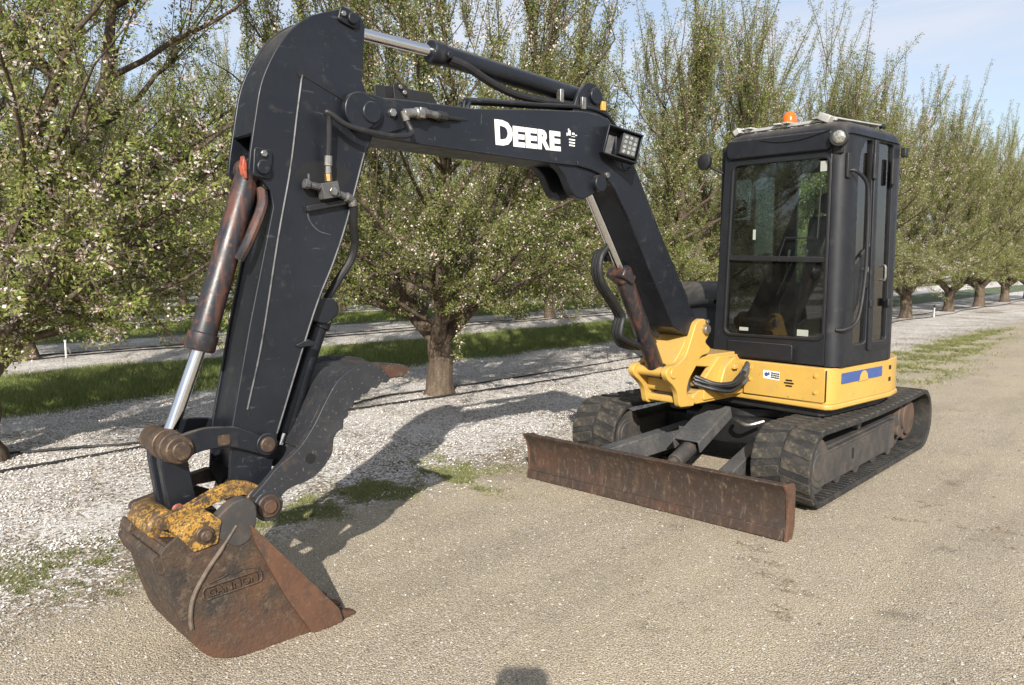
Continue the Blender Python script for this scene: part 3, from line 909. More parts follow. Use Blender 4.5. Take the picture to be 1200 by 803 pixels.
# door side
def door_outline(s0, s1, z0, z1, r):
    return rpoly([(s0, z0), (s1, z0), (s1, z1), (s0, z1)], r, 5)
hA = rpoly([(0.135, 1.73), (0.20, 1.71), (0.345, 1.60), (0.357, 2.19), (0.328, 2.38), (0.26, 2.465), (0.155, 2.475)], 0.03, 4)   # front quarter pane
hB = rpoly([(-0.195, 1.05), (0.045, 1.05), (0.07, 2.475), (-0.175, 2.475)], 0.03, 4)                                # door pane
hC = rpoly([(0.135, 1.045), (0.335, 1.045), (0.345, 1.25), (0.20, 1.43), (0.135, 1.45)], 0.025, 4)                 # low quarter pane
mb = MB()
mb.plate([(0.41, ZB), (0.41, ZT), (-0.25, ZT), (-0.25, ZB)], [hA, hB, hC], 0.885, 0.929, 'xz')
side_f = mb.build('door_side_frame', 'cabblack', cab, 0.005)
for nm, h in (('quarter_pane', hA), ('door_pane', hB), ('low_pane', hC)):
    MB().prism(h, 0.903, 0.908).build(nm, 'doorglass', cab)
MB().prism(rrect(-0.215, 0.985, 0.085, 1.012, 0.01), 0.927, 0.933).build('door_groove', 'sealgrey', cab)
# door trim: centre pillar proud, hinges, handle
MB().prism(rpoly([(0.055, 0.99), (0.118, 0.99), (0.138, 2.48), (0.085, 2.48)], 0.015, 3), 0.926, 0.942).build('door_pillar', 'cabblack', cab, 0.005)
for s, z in ((0.135, 2.30), (-0.155, 2.28), (0.10, 1.33), (-0.19, 1.33)):
    MB().prism(rrect(s - 0.024, z - (0.095 if z > 2 else 0.03), s + 0.024, z + (0.095 if z > 2 else 0.03), 0.012), 0.932, 0.952).build('door_hinge', 'dark', cab, 0.006)
MB().tube(spline([(-0.02, 0.935, 1.60), (-0.02, 0.975, 1.60), (-0.02, 0.98, 1.55), (-0.02, 0.975, 1.50), (-0.02, 0.935, 1.50)], 5), 0.009, 8).build('door_handle', 'steel', cab)
MB().disc_y(0.20, 1.575, 0.928, 0.95, 0.022, 16).build('door_lock', 'steel', cab, 0.003)
MB().tube(spline([(0.50, 0.915, 2.24), (0.47, 0.965, 2.235), (0.37, 0.99, 2.17), (0.335, 0.995, 2.05), (0.325, 0.995, 1.75), (0.33, 0.995, 1.55), (0.375, 0.995, 1.32), (0.42, 0.985, 1.21), (0.50, 0.95, 1.165), (0.53, 0.90, 1.16)], 7), 0.0125, 10).build('grab_handle', 'dark', cab)
MB().prism(rrect(0.47, 2.19, 0.52, 2.36, 0.012), 0.915, 0.935).build('handle_bracket', 'dark', cab, 0.004)
# rear corner, back, far side
rc = [(-0.245, 0.885), (-0.245, 0.929)] + [(-0.25 + -0.19 * math.sin(R(a)), 0.739 + 0.19 * math.cos(R(a))) for a in range(0, 91, 9)] + [(-0.40, 0.739), ]
MB().prism(rc, ZB, ZT, 'xy').build('rear_pillar', 'cabblack', cab, 0.003)
hR = rpoly([(0.06, 1.38), (0.68, 1.38), (0.68, 2.36), (0.06, 2.36)], 0.06, 4)
MB().plate([(-0.06, ZB), (0.745, ZB), (0.745, ZT), (-0.03, ZT)], [hR], -0.44, -0.40, 'yz').build('rear_frame', 'cabblack', cab, 0.006)
MB().prism(hR, -0.424, -0.419, 'yz').build('rear_window', 'glass', cab)
hS1 = rpoly([(-0.32, 1.30), (0.07, 1.30), (0.07, 2.34), (-0.32, 2.34)], 0.05, 4)
hS2 = rpoly([(0.10, 1.30), (0.46, 1.30), (0.46, 2.34), (0.10, 2.34)], 0.05, 4)
MB().plate([(-0.44, ZB), (0.505, ZB), (0.505, ZT), (-0.44, ZT)], [hS1, hS2], -0.068, -0.03, 'xz').build('far_side_frame', 'cabblack', cab, 0.006)
for h in (hS1, hS2):
    MB().prism(h, -0.05, -0.045).build('far_side_window', 'glass', cab)
# roof
rf = rpoly([(0.575, -0.01), (0.575, 0.85), (0.50, 0.945), (-0.28, 0.945), (-0.46, 0.75), (-0.46, -0.04)], 0.09, 6)
mb = MB()
prof = [(0.0, 2.488), (-0.012, 2.525), (-0.03, 2.555), (-0.075, 2.578)]
cxr, cyr = 0.05, 0.45
rings = []
for inset, z in prof:
    rr_ = []
    for x, y in rf:
        k = 1 + inset / 0.5
        rr_.append(mb.bm.verts.new((cxr + (x - cxr) * k, cyr + (y - cyr) * k, z)))
    rings.append(rr_)
for a, b_ in zip(rings[:-1], rings[1:]):
    for i in range(len(a)):
        j = (i + 1) % len(a)
        mb.bm.faces.new((a[i], a[j], b_[j], b_[i]))
mb.bm.faces.new(rings[0][::-1]); mb.bm.faces.new(rings[-1])
mb.build('cab_roof', 'cabblack', cab, 0, 60)
# roof rack of aluminium rails
mb = MB()
mb.box((0.44, 0.40, 2.606), (0.03, 0.80, 0.022)).box((-0.10, 0.40, 2.606), (0.03, 0.80, 0.022))
for k in range(6):
    mb.box((0.17, 0.03 + 0.15 * k, 2.622), (0.64, 0.055, 0.012), Matrix.Rotation(R(8 * (-1) ** k), 3, 'Z'))
mb.box((0.47, 0.06, 2.602), (0.10, 0.05, 0.045), Matrix.Rotation(R(30), 3, 'X'))
mb.box((0.46, 0.74, 2.615), (0.10, 0.09, 0.05), Matrix.Rotation(R(-25), 3, 'X'))
mb.build('roof_rack', 'alu', cab, 0.004)
bea = MB().tube([(0.1, 0.255, 2.60), (0.1, 0.255, 2.665), (0.1, 0.255, 2.666), (0.1, 0.255, 2.685)], [0.03, 0.03, 0.055, 0.055], 20).build('beacon_base', 'alu', cab, 0.003)
mb = MB()
mb.tube([(0.1, 0.255, 2.683), (0.1, 0.255, 2.70), (0.1, 0.255, 2.74), (0.1, 0.255, 2.765), (0.1, 0.255, 2.778)], [0.054, 0.054, 0.050, 0.036, 0.012], 24)
mb.build('beacon_lens', 'amber', bea, 0, 60)
# cab work lamp at the front corner
mb = MB()
mb.tube([(0.50, 0.872, 2.46), (0.52, 0.878, 2.46), (0.585, 0.895, 2.455), (0.60, 0.90, 2.454)], [0.03, 0.052, 0.060, 0.060], 24)
mb.box((0.54, 0.88, 2.385), (0.03, 0.05, 0.06))
lamp = mb.build('cab_work_lamp', 'dark', cab, 0.004)
MB().tube([(0.598, 0.899, 2.454), (0.608, 0.901, 2.453), (0.613, 0.902, 2.453)], [0.045, 0.04, 0.015], 24).build('lamp_lens', 'lens', lamp, 0, 60)
MB().box((-0.30, 0.955, 2.43), (0.05, 0.04, 0.07)).build('rear_lamp', 'dark', cab, 0.008)
MB().tube([(-0.02, 0.92, 2.58), (-0.06, 0.90, 2.605), (-0.10, 0.86, 2.60)], 0.012, 8).build('roof_catch', 'dark', cab)
# mirror on the far side
mb = MB()
mb.tube(spline([(0.50, -0.04, 2.30), (0.56, -0.10, 2.34), (0.60, -0.13, 2.37)], 5), 0.010, 8)
mir = mb.build('mirror_arm', 'dark', cab)
MB().tube([(0.585, -0.145, 2.39), (0.60, -0.147, 2.392), (0.625, -0.15, 2.393), (0.632, -0.151, 2.393)], [0.045, 0.062, 0.062, 0.05], 24).build('mirror_head', 'dark', mir, 0, 50)
# inside
seat = MB().box((-0.12, 0.42, 1.30), (0.46, 0.46, 0.14)).build('seat_cushion', 'seat', cab, 0.04)
MB().prism(rpoly([(-0.34, 1.34), (-0.22, 1.34), (-0.30, 2.00), (-0.38, 2.00)], 0.03), 0.22, 0.62).build('seat_back', 'seat', cab, 0.04)
MB().box((-0.355, 0.42, 2.10), (0.08, 0.24, 0.16)).build('headrest', 'seat', cab, 0.03)
MB().box((0.03, 0.42, 1.0), (0.96, 0.86, 0.06)).build('cab_floor', 'dark', cab)
for L_ in (0.12, 0.72):
    MB().prism(rpoly([(-0.30, 1.05), (0.16, 1.05), (0.22, 1.46), (-0.30, 1.46)], 0.04), L_ - 0.08, L_ + 0.08).build('side_console', 'consolegrey', cab, 0.02)
    MB().tube(spline([(0.14, L_, 1.45), (0.17, L_, 1.56), (0.15, L_, 1.66)], 4), [0.014] * 8 + [0.026], 10).build('control_lever', 'dark', cab)
MB().sphere((0.15, 0.12, 1.67), 0.032).sphere((0.15, 0.72, 1.67), 0.032).build('lever_knob', 'dark', cab)
for L_ in (0.36, 0.50):
    MB().tube([(0.38, L_, 1.02), (0.34, L_, 1.22), (0.27, L_ + 0.03, 1.72)], 0.010, 8).build('travel_lever', 'steel', cab)
    MB().box((0.40, L_, 1.07), (0.16, 0.10, 0.02), Matrix.Rotation(R(-25), 3, 'Y')).build('foot_pedal', 'dark', cab, 0.005)
MB().box((0.40, 0.115, 1.35), (0.07, 0.15, 0.13)).build('monitor_housing', 'consolegrey', cab, 0.015)
MB().box((0.42, 0.30, 1.22), (0.09, 0.12, 0.16)).build('radio_box', 'consolegrey', cab, 0.012)
MB().box((0.39, 0.46, 1.36), (0.02, 0.12, 0.09)).build('instrument_card', 'consolegrey', cab, 0.004)
for L_, z, w, hh, mt in ((0.185, 1.125, 0.075, 0.026, 'paper'), (0.66, 1.125, 0.085, 0.045, 'paper'), (0.255, 1.83, 0.022, 0.075, 'paper'), (0.775, 2.28, 0.05, 0.07, 'paper')):
    MB().box((0.5335 if z < 1.6 else 0.5415, L_, z), (0.002, w, hh)).build('window_sticker', mt, cab)
MB().tube(spline([(0.558, 0.46, 1.64), (0.566, 0.52, 1.80), (0.566, 0.76, 1.79), (0.566, 0.775, 2.2)], 1), 0.006, 8).build('windscreen_wiper', 'dark', cab)

# --- swing post (yellow casting with two cheeks), boom frame
cheek = [(0.067, 1.20), (0.0, 1.225), (-0.06, 1.215), (-0.11, 1.16), (-0.10, 1.09), (-0.045, 1.055), (-0.13, 1.0), (-0.10, 0.965), (0.0, 0.955), (0.05, 0.89), (0.14, 0.80), (0.17, 0.72), (0.15, 0.66), (0.07, 0.64), (0.07, 0.60), (0.25, 0.61), (0.275, 0.72), (0.33, 0.775), (0.40, 0.82), (0.425, 0.87), (0.38, 0.915), (0.30, 0.91), (0.19, 0.965), (0.12, 1.09)]
post = MB().prism(rpoly(cheek, 0.03, 3), 0.118, 0.165).build('swing_post', 'yellow', root, 0.008, 35, B)
MB().prism(rpoly(cheek, 0.03, 3), -0.165, -0.118).build('far_cheek', 'yellow', post, 0.008)
mb = MB()
mb.prism(rpoly([(0.19, 0.70), (0.24, 0.71), (0.27, 0.92), (0.17, 1.02), (0.10, 1.11), (0.07, 1.10), (0.10, 0.95)], 0.02), -0.12, 0.12)
mb.prism(rpoly([(-0.02, 0.63), (0.24, 0.63), (0.24, 0.68), (-0.02, 0.68)], 0.015), -0.13, 0.13)
mb.build('post_web', 'yellow', post, 0.006)
MB().disc_y(-0.045, 1.145, -0.20, 0.195, 0.034, 24).build('boom_foot_pin', 'steel', post, 0.004)
MB().disc_y(0.335, 0.86, -0.175, 0.175, 0.037, 24).build('cylinder_foot_pin', 'yellow', post, 0.004)
MB().tube([(0.0, 0, 0.56), (0.0, 0, 1.0)], 0.07, 24).build('swing_pin', 'frame', post, 0.006)
MB().disc_y(-0.06, 1.20, 0.16, 0.185, 0.016, 6).build('pin_bolt', 'steel', post, .002)

# --- boom
bw = 0.125
boom_prof = [(2.80, 2.30), (2.775, 2.355), (2.70, 2.382), (2.582, 2.392), (2.30, 2.405), (2.10, 2.412), (1.60, 2.475), (1.25, 2.512), (1.12, 2.513), (1.02, 2.495), (0.92, 2.443), (0.84, 2.36), (0.772, 2.269), (0.525, 1.891), (0.237, 1.504), (0.027, 1.239), (-0.02, 1.19), (-0.05, 1.13), (0.02, 1.09), (0.10, 1.10), (0.286, 1.175), (0.60, 1.62), (0.90, 2.04), (0.97, 2.105), (1.063, 2.148), (1.237, 2.190), (1.544, 2.186), (2.0, 2.188), (2.424, 2.192), (2.70, 2.196), (2.78, 2.235)]
boom = MB().prism(boom_prof, -bw, bw).build('boom', 'black', root, 0.008, 30, B)
for sg in (1, -1):
    a, b_ = sorted((sg * (bw - 0.004), sg * (bw + 0.012)))
    MB().prism(rpoly([(2.86, 2.30), (2.83, 2.375), (2.74, 2.392), (2.58, 2.372), (2.48, 2.325), (2.50, 2.27), (2.66, 2.215), (2.80, 2.225)], 0.03), a, b_).build('head_boss_plate', 'black', boom, 0.005)
    a, b_ = sorted((sg * 0.055, sg * 0.112))
    lug = spline2([(1.50, 2.20), (1.40, 2.14), (1.345, 2.06), (1.29, 2.01), (1.22, 2.0)], 4) + [(1.13, 2.035), (1.06, 2.06), (1.0, 2.12), (1.06, 2.20)]
    MB().prism(lug, a, b_).build('boom_cylinder_lug', 'black', boom, 0.006)
    a, b_ = sorted((sg * 0.06, sg * 0.085))
    MB().prism(rpoly([(1.30, 2.50), (1.25, 2.62), (1.17, 2.70), (1.08, 2.70), (1.01, 2.62), (0.97, 2.55), (0.99, 2.46)], 0.03), a, b_).build('arm_cylinder_lug', 'black', boom, 0.005)
    # reinforcing doubler along the curve of the elbow
    a, b_ = sorted((sg * (bw - 0.002), sg * (bw + 0.007)))
    el = spline2([(1.30, 2.19), (1.12, 2.165), (0.98, 2.10), (0.88, 1.99), (0.80, 1.89)], 5)
    MB().prism(el + [(0.785, 1.90), (0.865, 2.015), (0.965, 2.125), (1.11, 2.19), (1.30, 2.215)], a, b_).build('elbow_doubler', 'black', boom, 0.003)
MB().disc_y(1.10, 2.10, -0.15, 0.150, 0.052, 28).build('boom_cylinder_pin', 'black', boom, 0.006)
MB().disc_y(1.035, 2.155, 0.12, 0.146, 0.018, 6).build('pin_keeper_bolt', 'steel', boom, 0.002)
MB().disc_y(1.10, 2.625, -0.10, 0.105, 0.05, 28).build('arm_cylinder_pin', 'black', boom, 0.005)
MB().box((1.03, 0.095, 2.575), (0.035, 0.02, 0.055)).build('yellow_tag', 'yellow', boom, 0.003)
MB().box((1.22, 0.10, 2.565), (0.035, 0.02, 0.07)).build('pipe_clamp', 'steel', boom, 0.003)
mb = MB()
mb.disc_y(2.745, 2.30, -0.17, 0.155, 0.072, 28)
mb.disc_y(2.745, 2.30, 0.15, 0.172, 0.050, 28)
mb.build('stick_pivot_pin', 'black', boom, 0.006)
MB().disc_y(2.62, 2.318, 0.13, 0.158, 0.020, 6).build('pivot_bolt', 'steel', boom, 0.002)
mb = MB().disc_y(2.80, 2.30, 0.13, 0.165, 0.085, 28)
mb.build('pivot_washer', 'black', boom, 0.005)
# weld seams catch light along the lower edge
MB().tube([(2.45, bw + 0.001, 2.196), (1.544, bw + 0.001, 2.190), (1.30, bw + 0.001, 2.193)], 0.004, 6).build('weld_seam', 'black', boom)
# lettering
text_mesh('boom_lettering', 'D', 'letter', boom, (1.948, bw + 0.001, 2.243), (-1, 0, 0.028), (0.06, 0, 1), 0.128, 0.133, 0.002, 0.048)
for k, ch in enumerate('EERE'):
    text_mesh('boom_lettering', ch, 'letter', boom, (1.818 - k * 0.0955, bw + 0.001, 2.2475 + k * 0.0028), (-1, 0, 0.028), (0.04, 0, 1), 0.098 if ch == 'R' else 0.090, 0.110, 0.002, 0.052)
mb = MB()
for k, (s, z, w, h_) in enumerate(((1.368, 2.372, 0.018, 0.030), (1.375, 2.388, 0.008, 0.014), (1.388, 2.362, 0.006, 0.018), (1.335, 2.370, 0.020, 0.012), (1.310, 2.364, 0.012, 0.006), (1.335, 2.354, 0.03, 0.003), (1.345, 2.335, 0.050, 0.008), (1.345, 2.318, 0.048, 0.008), (1.345, 2.302, 0.046, 0.008))):
    mb.box((s, bw + 0.0015, z), (w, 0.0025, h_))
mb.build('warning_decal', 'white', boom)
# LED work lamp in a hooded bracket on the elbow
# housing: x across the face, y out of it, z up
lz = Matrix.Rotation(R(-26), 3, 'Z') @ Matrix.Rotation(R(-14), 3, 'Y')
cz = Vector((0.985, 0.195, 2.335))
mb = MB()
for d_, sz in (((0, 0.0, 0.083), (0.235, 0.11, 0.010)), ((0, 0.0, -0.083), (0.235, 0.085, 0.010)), ((0.115, 0.0, 0), (0.010, 0.10, 0.170)), ((-0.115, -0.01, 0), (0.010, 0.10, 0.170)), ((0, -0.05, 0), (0.235, 0.012, 0.165))):
    mb.box(cz + lz @ Vector(d_), sz, lz)
mb.box((0.93, 0.125, 2.33), (0.14, 0.10, 0.12))
wl = mb.build('boom_work_lamp', 'black', boom, 0.004)
MB().box(cz + lz @ Vector((-0.045, 0.012, 0.004)), (0.112, 0.05, 0.135), lz).build('led_body', 'dark', wl, 0.006)
MB().box(cz + lz @ Vector((-0.045, 0.036, 0.004)), (0.098, 0.010, 0.118), lz).build('led_panel', 'dustgrey', wl, 0.003)
mb = MB()
for i in range(3):
    for j in range(4):
        p = cz + lz @ Vector((-0.077 + 0.032 * i, 0.040, -0.040 + 0.029 * j))
        mb.tube([p, p + lz @ Vector((0, 0.004, 0))], 0.011, 10)
mb.build('led_diode', 'lens', wl)
MB().box(cz + lz @ Vector((0.062, -0.03, -0.012)), (0.055, 0.02, 0.115), lz).build('lamp_back_plate', 'dustgrey', wl, 0.004)
MB().tube(spline([(0.94, 0.17, 2.25), (0.90, 0.15, 2.215), (0.84, 0.14, 2.20), (0.79, 0.135, 2.225)], 5), 0.005, 6).build('lamp_cable', 'hose', wl)

# pipes along the top of the boom
for L_, dz in ((0.09, 0.0), (0.055, 0.012), (0.02, 0.0)):
    MB().tube(spline([(2.42, L_ + 0.03, 2.335 + dz), (2.18, L_ + 0.03, 2.345), (2.13, L_ + 0.02, 2.36), (2.10, L_, 2.44 + dz), (2.05, L_, 2.462 + dz), (1.6, L_, 2.505 + dz), (1.2, L_, 2.545 + dz), (1.02, L_, 2.535), (0.93, L_, 2.49), (0.80, L_, 2.345), (0.40, L_, 1.78), (0.08, L_, 1.36)], 5), 0.011, 8).build('boom_pipe', 'black', boom)
mb = MB()
mb.tube([(2.57, 0.165, 2.318), (2.50, 0.165, 2.330), (2.499, 0.165, 2.330), (2.44, 0.16, 2.338), (2.43, 0.16, 2.338), (2.36, 0.15, 2.338)], [0.022, 0.022, 0.027, 0.027, 0.02, 0.02], 12)
mb.tube([(2.57, 0.165, 2.33), (2.555, 0.168, 2.285)], 0.018, 10)
mb.box((2.47, 0.163, 2.333), (0.03, 0.05, 0.05))
mb.build('quick_coupling', 'steel', boom, 0.003)
MB().tube([(2.36, 0.15, 2.338), (2.30, 0.145, 2.338), (2.299, 0.145, 2.338), (2.20, 0.13, 2.342)], [0.026, 0.026, 0.011, 0.011], 10).build('pipe_nut', 'dark', boom, 0.002)
mb = MB()
mb.prism(rpoly([(2.66, 2.385), (2.66, 2.455), (2.60, 2.462), (2.59, 2.385)], 0.01), 0.05, 0.062)
mb.prism(rpoly([(2.53, 2.385), (2.545, 2.48), (2.50, 2.495), (2.45, 2.47), (2.30, 2.47), (2.27, 2.39)], 0.015), 0.03, 0.045)
mb.prism(rpoly([(2.53, 2.385), (2.545, 2.48), (2.50, 2.495), (2.45, 2.47), (2.30, 2.47), (2.27, 2.39)], 0.015), -0.06, -0.045)
mb.build('hose_clamp_bracket', 'dark', boom, 0.003)
MB().prism([(2.45, 2.395), (2.45, 2.468), (2.32, 2.468), (2.32, 2.395)], -0.046, 0.031).build('rusty_clamp_block', 'rust', boom, 0.006)
for p in ((2.51, 0.05, 2.468), (2.485, 0.05, 2.445)):
    MB().tube([p, (p[0], p[1] + 0.014, p[2])], 0.012, 6).build('clamp_bolt', 'steel', boom, 0.002)

# --- arm cylinder
def cyl_part(name, p_rod, p_gland, p_base, r_rod, r_body, mat_body, extra=None):
    a, g, b_ = Vector((p_rod[0], 0, p_rod[1])), Vector((p_gland[0], 0, p_gland[1])), Vector((p_base[0], 0, p_base[1]))
    d = (b_ - g).normalized()
    mb = MB()
    mb.tube([g, g + d * 0.012, g + d * 0.075, g + d * 0.076, g + d * 0.085, b_ - d * 0.05, b_ - d * 0.02],
            [r_body * 1.02, r_body * 1.16, r_body * 1.16, r_body, r_body, r_body, r_body * 0.8], 28)
    mb.tube([b_ - d * 0.06, b_], r_body * 0.72, 16)
    mb.disc_y(b_.x, b_.z, -0.055, 0.055, r_body * 0.95, 24)
    o = mb.build(name, mat_body, root, 0.003, 35, B)
    MB().tube([g + d * 0.02, a], r_rod, 24).build('piston_rod', 'chrome', o)
    MB().disc_y(a.x, a.z, -0.055, 0.055, r_rod * 1.75, 24).build('rod_eye', 'black', o, 0.004)
    return o, a, g, b_, d
ac, a, g, b_, d = cyl_part('arm_cylinder', (2.835, 2.695), (2.285, 2.690), (1.10, 2.625), 0.029, 0.053, 'black')
MB().tube(spline([(2.19, 0.05, 2.655), (2.10, 0.065, 2.635), (1.90, 0.06, 2.575), (1.70, 0.055, 2.545), (1.40, 0.055, 2.548), (1.25, 0.055, 2.555)], 7), 0.022, 10).build('cylinder_hose', 'hose', ac)
MB().disc_y(2.205, 2.672, 0.02, 0.072, 0.018, 12).build('hose_elbow', 'black', ac, 0.004)
MB().prism(rrect(1.36, 2.54, 1.39, 2.63, 0.008), 0.04, 0.075).build('hose_clip', 'steel', ac, 0.003)

# --- stick
sw = 0.11
plate_p = [(2.925, 2.722), (2.86, 2.747), (2.80, 2.750), (2.755, 2.730), (2.738, 2.69), (2.748, 2.583), (2.758, 2.45), (2.725, 2.37), (2.69, 2.30), (2.70, 2.22), (2.74, 2.122), (2.848, 1.802), (2.924, 1.61), (3.025, 1.392), (3.223, 0.867), (3.27, 0.66), (3.28, 0.58), (3.32, 0.535), (3.38, 0.56), (3.45, 0.70), (3.428, 0.927), (3.335, 1.354), (3.214, 1.85), (3.222, 1.918), (3.257, 1.958), (3.300, 1.972), (3.318, 2.0), (3.309, 2.073), (3.282, 2.219), (3.255, 2.348), (3.214, 2.448), (3.157, 2.546), (3.092, 2.622), (3.014, 2.682)]
plate_p = plate_p[:27] + spline2([plate_p[27]] + plate_p[28:] + [(2.925, 2.722)], 4)[:-1]
stick = MB().prism(plate_p, sw - 0.016, sw).build('stick', 'black', root, 0.004, 30, B)
MB().prism(plate_p, -sw, -sw + 0.016).build('far_side_plate', 'black', stick, 0.004)
box_p = [(3.060, 2.424), (2.80, 2.55), (2.765, 2.44), (2.74, 2.38), (2.705, 2.30), (2.715, 2.225), (2.752, 2.122), (2.858, 1.802), (2.934, 1.61), (3.035, 1.392), (3.233, 0.867), (3.40, 0.72), (3.418, 0.927), (3.325, 1.354), (3.195, 1.88), (3.131, 2.011)]
MB().prism(box_p, -sw + 0.014, sw - 0.014).build('stick_box', 'black', stick, 0.003)
# closing plate over the crown of the stick
crown_o = spline2([(3.293, 2.16), (3.282, 2.219), (3.255, 2.348), (3.214, 2.448), (3.157, 2.546), (3.092, 2.622), (3.014, 2.682), (2.93, 2.722)], 4)
crown_i = [(p[0] - 0.016, p[1] - 0.012) for p in crown_o]
MB().prism([(p[0] - 0.004, p[1] - 0.004) for p in crown_o] + crown_i[::-1], -sw + 0.015, sw - 0.015).build('crown_plate', 'black', stick)
# weld seams
MB().tube(spline([(3.062, sw, 2.424), (3.09, sw, 2.26), (3.131, sw, 2.011), (3.195, sw, 1.723), (3.284, sw, 1.278), (3.359, sw, 0.991)], 6), 0.0055, 6).build('weld_seam', 'wornseam', stick)
MB().tube(spline([(2.745, sw - .002, 2.15), (2.856, sw - .002, 1.802), (2.932, sw - .002, 1.61), (3.033, sw - .002, 1.392), (3.228, sw - .002, 0.867)], 6), 0.0055, 6).build('edge_weld', 'wornseam', stick)
MB().tube([(3.06, sw, 2.425), (2.80, sw, 2.325)], 0.0048, 6).build('gusset_seam', 'dark', stick)
MB().disc_y(3.068, 2.428, sw - 0.004, sw + 0.004, 0.018, 16).build('seam_hole', 'sealgrey', stick)
# pins with keeper plates
def keeper(s, z, ang, r, parent, L_):
    rot = Matrix.Rotation(-ang, 2)
    out = []
    for x, y in rrect(-r * 1.15, -r * 1.2, r * 1.15, r * 2.2, r * 0.5):
        v = rot @ Vector((x, y))
        out.append((s + v.x, z + v.y))
    o = MB().prism(out, L_ - 0.003, L_ + 0.014).build('pin_keeper', 'black', parent, 0.004)
    MB().disc_y(s, z, L_, L_ + 0.030, r * 0.85, 24).build('pivot_pin', 'black', parent, 0.005)
    v = rot @ Vector((0, r * 1.6))
    MB().disc_y(s + v.x, z + v.y, L_, L_ + 0.026, r * 0.42, 6).build('keeper_bolt', 'steel', parent, 0.002)
keeper(2.815, 2.708, math.radians(75), 0.030, stick, sw)
keeper(3.262, 2.012, math.radians(-5), 0.036, stick, sw)
# auxiliary valve on the near face
mb = MB()
rv = Matrix.Rotation(R(-10), 3, 'Y')
mb.box((2.966, sw + 0.035, 1.935), (0.085, 0.05, 0.07), Matrix.Rotation(R(12), 3, 'Y'))
mb.tube([(3.01, sw + 0.035, 1.945), (3.06, sw + 0.035, 1.953), (3.061, sw + 0.035, 1.953), (3.085, sw + 0.035, 1.957)], [0.016, 0.016, 0.022, 0.022], 10)
mb.tube([(2.925, sw + 0.035, 1.925), (2.88, sw + 0.035, 1.912), (2.879, sw + 0.035, 1.912), (2.845, sw + 0.03, 1.900)], [0.016, 0.016, 0.023, 0.02], 10)
mb.tube([(3.062, sw + 0.035, 1.95), (3.062, sw + 0.035, 2.0)], 0.006, 6)
mb.build('auxiliary_valve', 'dustgrey', stick, 0.003)
MB().disc_y(2.958, 1.930, sw + 0.055, sw + 0.072, 0.022, 6).build('valve_bolt', 'steel', stick, 0.003)
MB().box((2.97, sw + 0.012, 1.87), (0.20, 0.03, 0.025), Matrix.Rotation(R(12), 3, 'Y')).build('valve_bracket', 'dark', stick, 0.003)
MB().tube([(2.968, sw + 0.04, 1.972), (2.969, sw + 0.04, 2.005)], 0.017, 6).build('brass_nipple', 'brass', stick, 0.002)
MB().tube([(2.969, sw + 0.04, 2.005), (2.969, sw + 0.042, 2.04), (2.969, sw + 0.042, 2.041), (2.969, sw + 0.044, 2.085)], [0.014, 0.014, 0.018, 0.018], 10).build('hose_ferrule', 'steel', stick, 0.002)
MB().tube(spline([(2.969, sw + 0.044, 2.08), (2.968, sw + 0.052, 2.15), (2.972, sw + 0.062, 2.24), (2.985, sw + 0.066, 2.268), (2.96, sw + 0.075, 2.256), (2.90, sw + 0.085, 2.222), (2.80, sw + 0.10, 2.203), (2.70, sw + 0.10, 2.197), (2.60, sw + 0.095, 2.204), (2.545, sw + 0.085, 2.225), (2.54, sw + 0.07, 2.25), (2.555, sw + 0.058, 2.285)], 8), 0.0135, 10).build('jumper_hose', 'hose', stick)
MB().tube(spline([(2.845, sw + 0.03, 1.895), (2.83, sw + 0.02, 1.86), (2.815, sw - 0.01, 1.78), (2.785, sw - 0.05, 1.70), (2.80, sw - 0.07, 1.62), (2.87, sw - 0.08, 1.52), (2.93, sw - 0.09, 1.42), (2.95, sw - 0.09, 1.36)], 6), 0.020, 10).build('thumb_hose', 'hose', stick)
MB().tube([(2.845, sw + 0.03, 1.90), (2.838, sw + 0.028, 1.872)], 0.021, 8).build('thumb_hose_nut', 'steel', stick, .002)
oil = [(2.97 + (0.125 + 0.02 * math.sin(3 * a_) + 0.014 * math.sin(7 * a_ + 1)) * math.cos(a_), 1.975 + (0.11 + 0.02 * math.sin(2 * a_ + 2)) * math.sin(a_)) for a_ in np.arange(0, 6.28, 0.2)]
MB().prism(oil, sw - 0.001, sw + 0.0006).build('oil_stain', 'sealgrey', stick)
MB().tube(spline([(3.055, sw, 1.86), (3.045, sw, 1.80), (3.0, sw, 1.755), (2.94, sw, 1.74)], 5), [0.002] + [0.004] * 13 + [0.002] * 2, 5).build('scuff_mark', 'dustgrey', stick)
MB().prism(rpoly([(3.12, 1.24), (3.03, 1.245), (3.03, 1.255), (3.07, 1.272), (3.13, 1.25)], .004), sw, sw + .012).build('step_tab', 'black', stick, 0.002)
# thumb cylinder on the inner side of the stick
mb = MB()
mb.tube([(2.955, 0, 1.32), (3.145, 0, 0.84)], 0.044, 22).tube([(2.93, 0, 1.37), (2.955, 0, 1.31)], 0.052, 22)
mb.disc_y(2.92, 1.40, -0.05, 0.05, 0.05, 20)
tcyl = mb.build('thumb_cylinder', 'black', root, 0.004, 35, B)
MB().tube([(3.14, 0, 0.85), (3.165, 0, 0.79)], 0.026, 18).build('thumb_rod', 'chrome', tcyl)
MB().disc_y(2.937, 1.352, 0.02, 0.062, 0.020, 8).build('cylinder_port', 'steel', tcyl, 0.003)
MB().prism(rpoly([(3.0, 1.45), (2.90, 1.45), (2.88, 1.38), (2.95, 1.33), (3.05, 1.36)], .02), -.07, .07).build('thumb_cylinder_bracket', 'black', tcyl, .005)

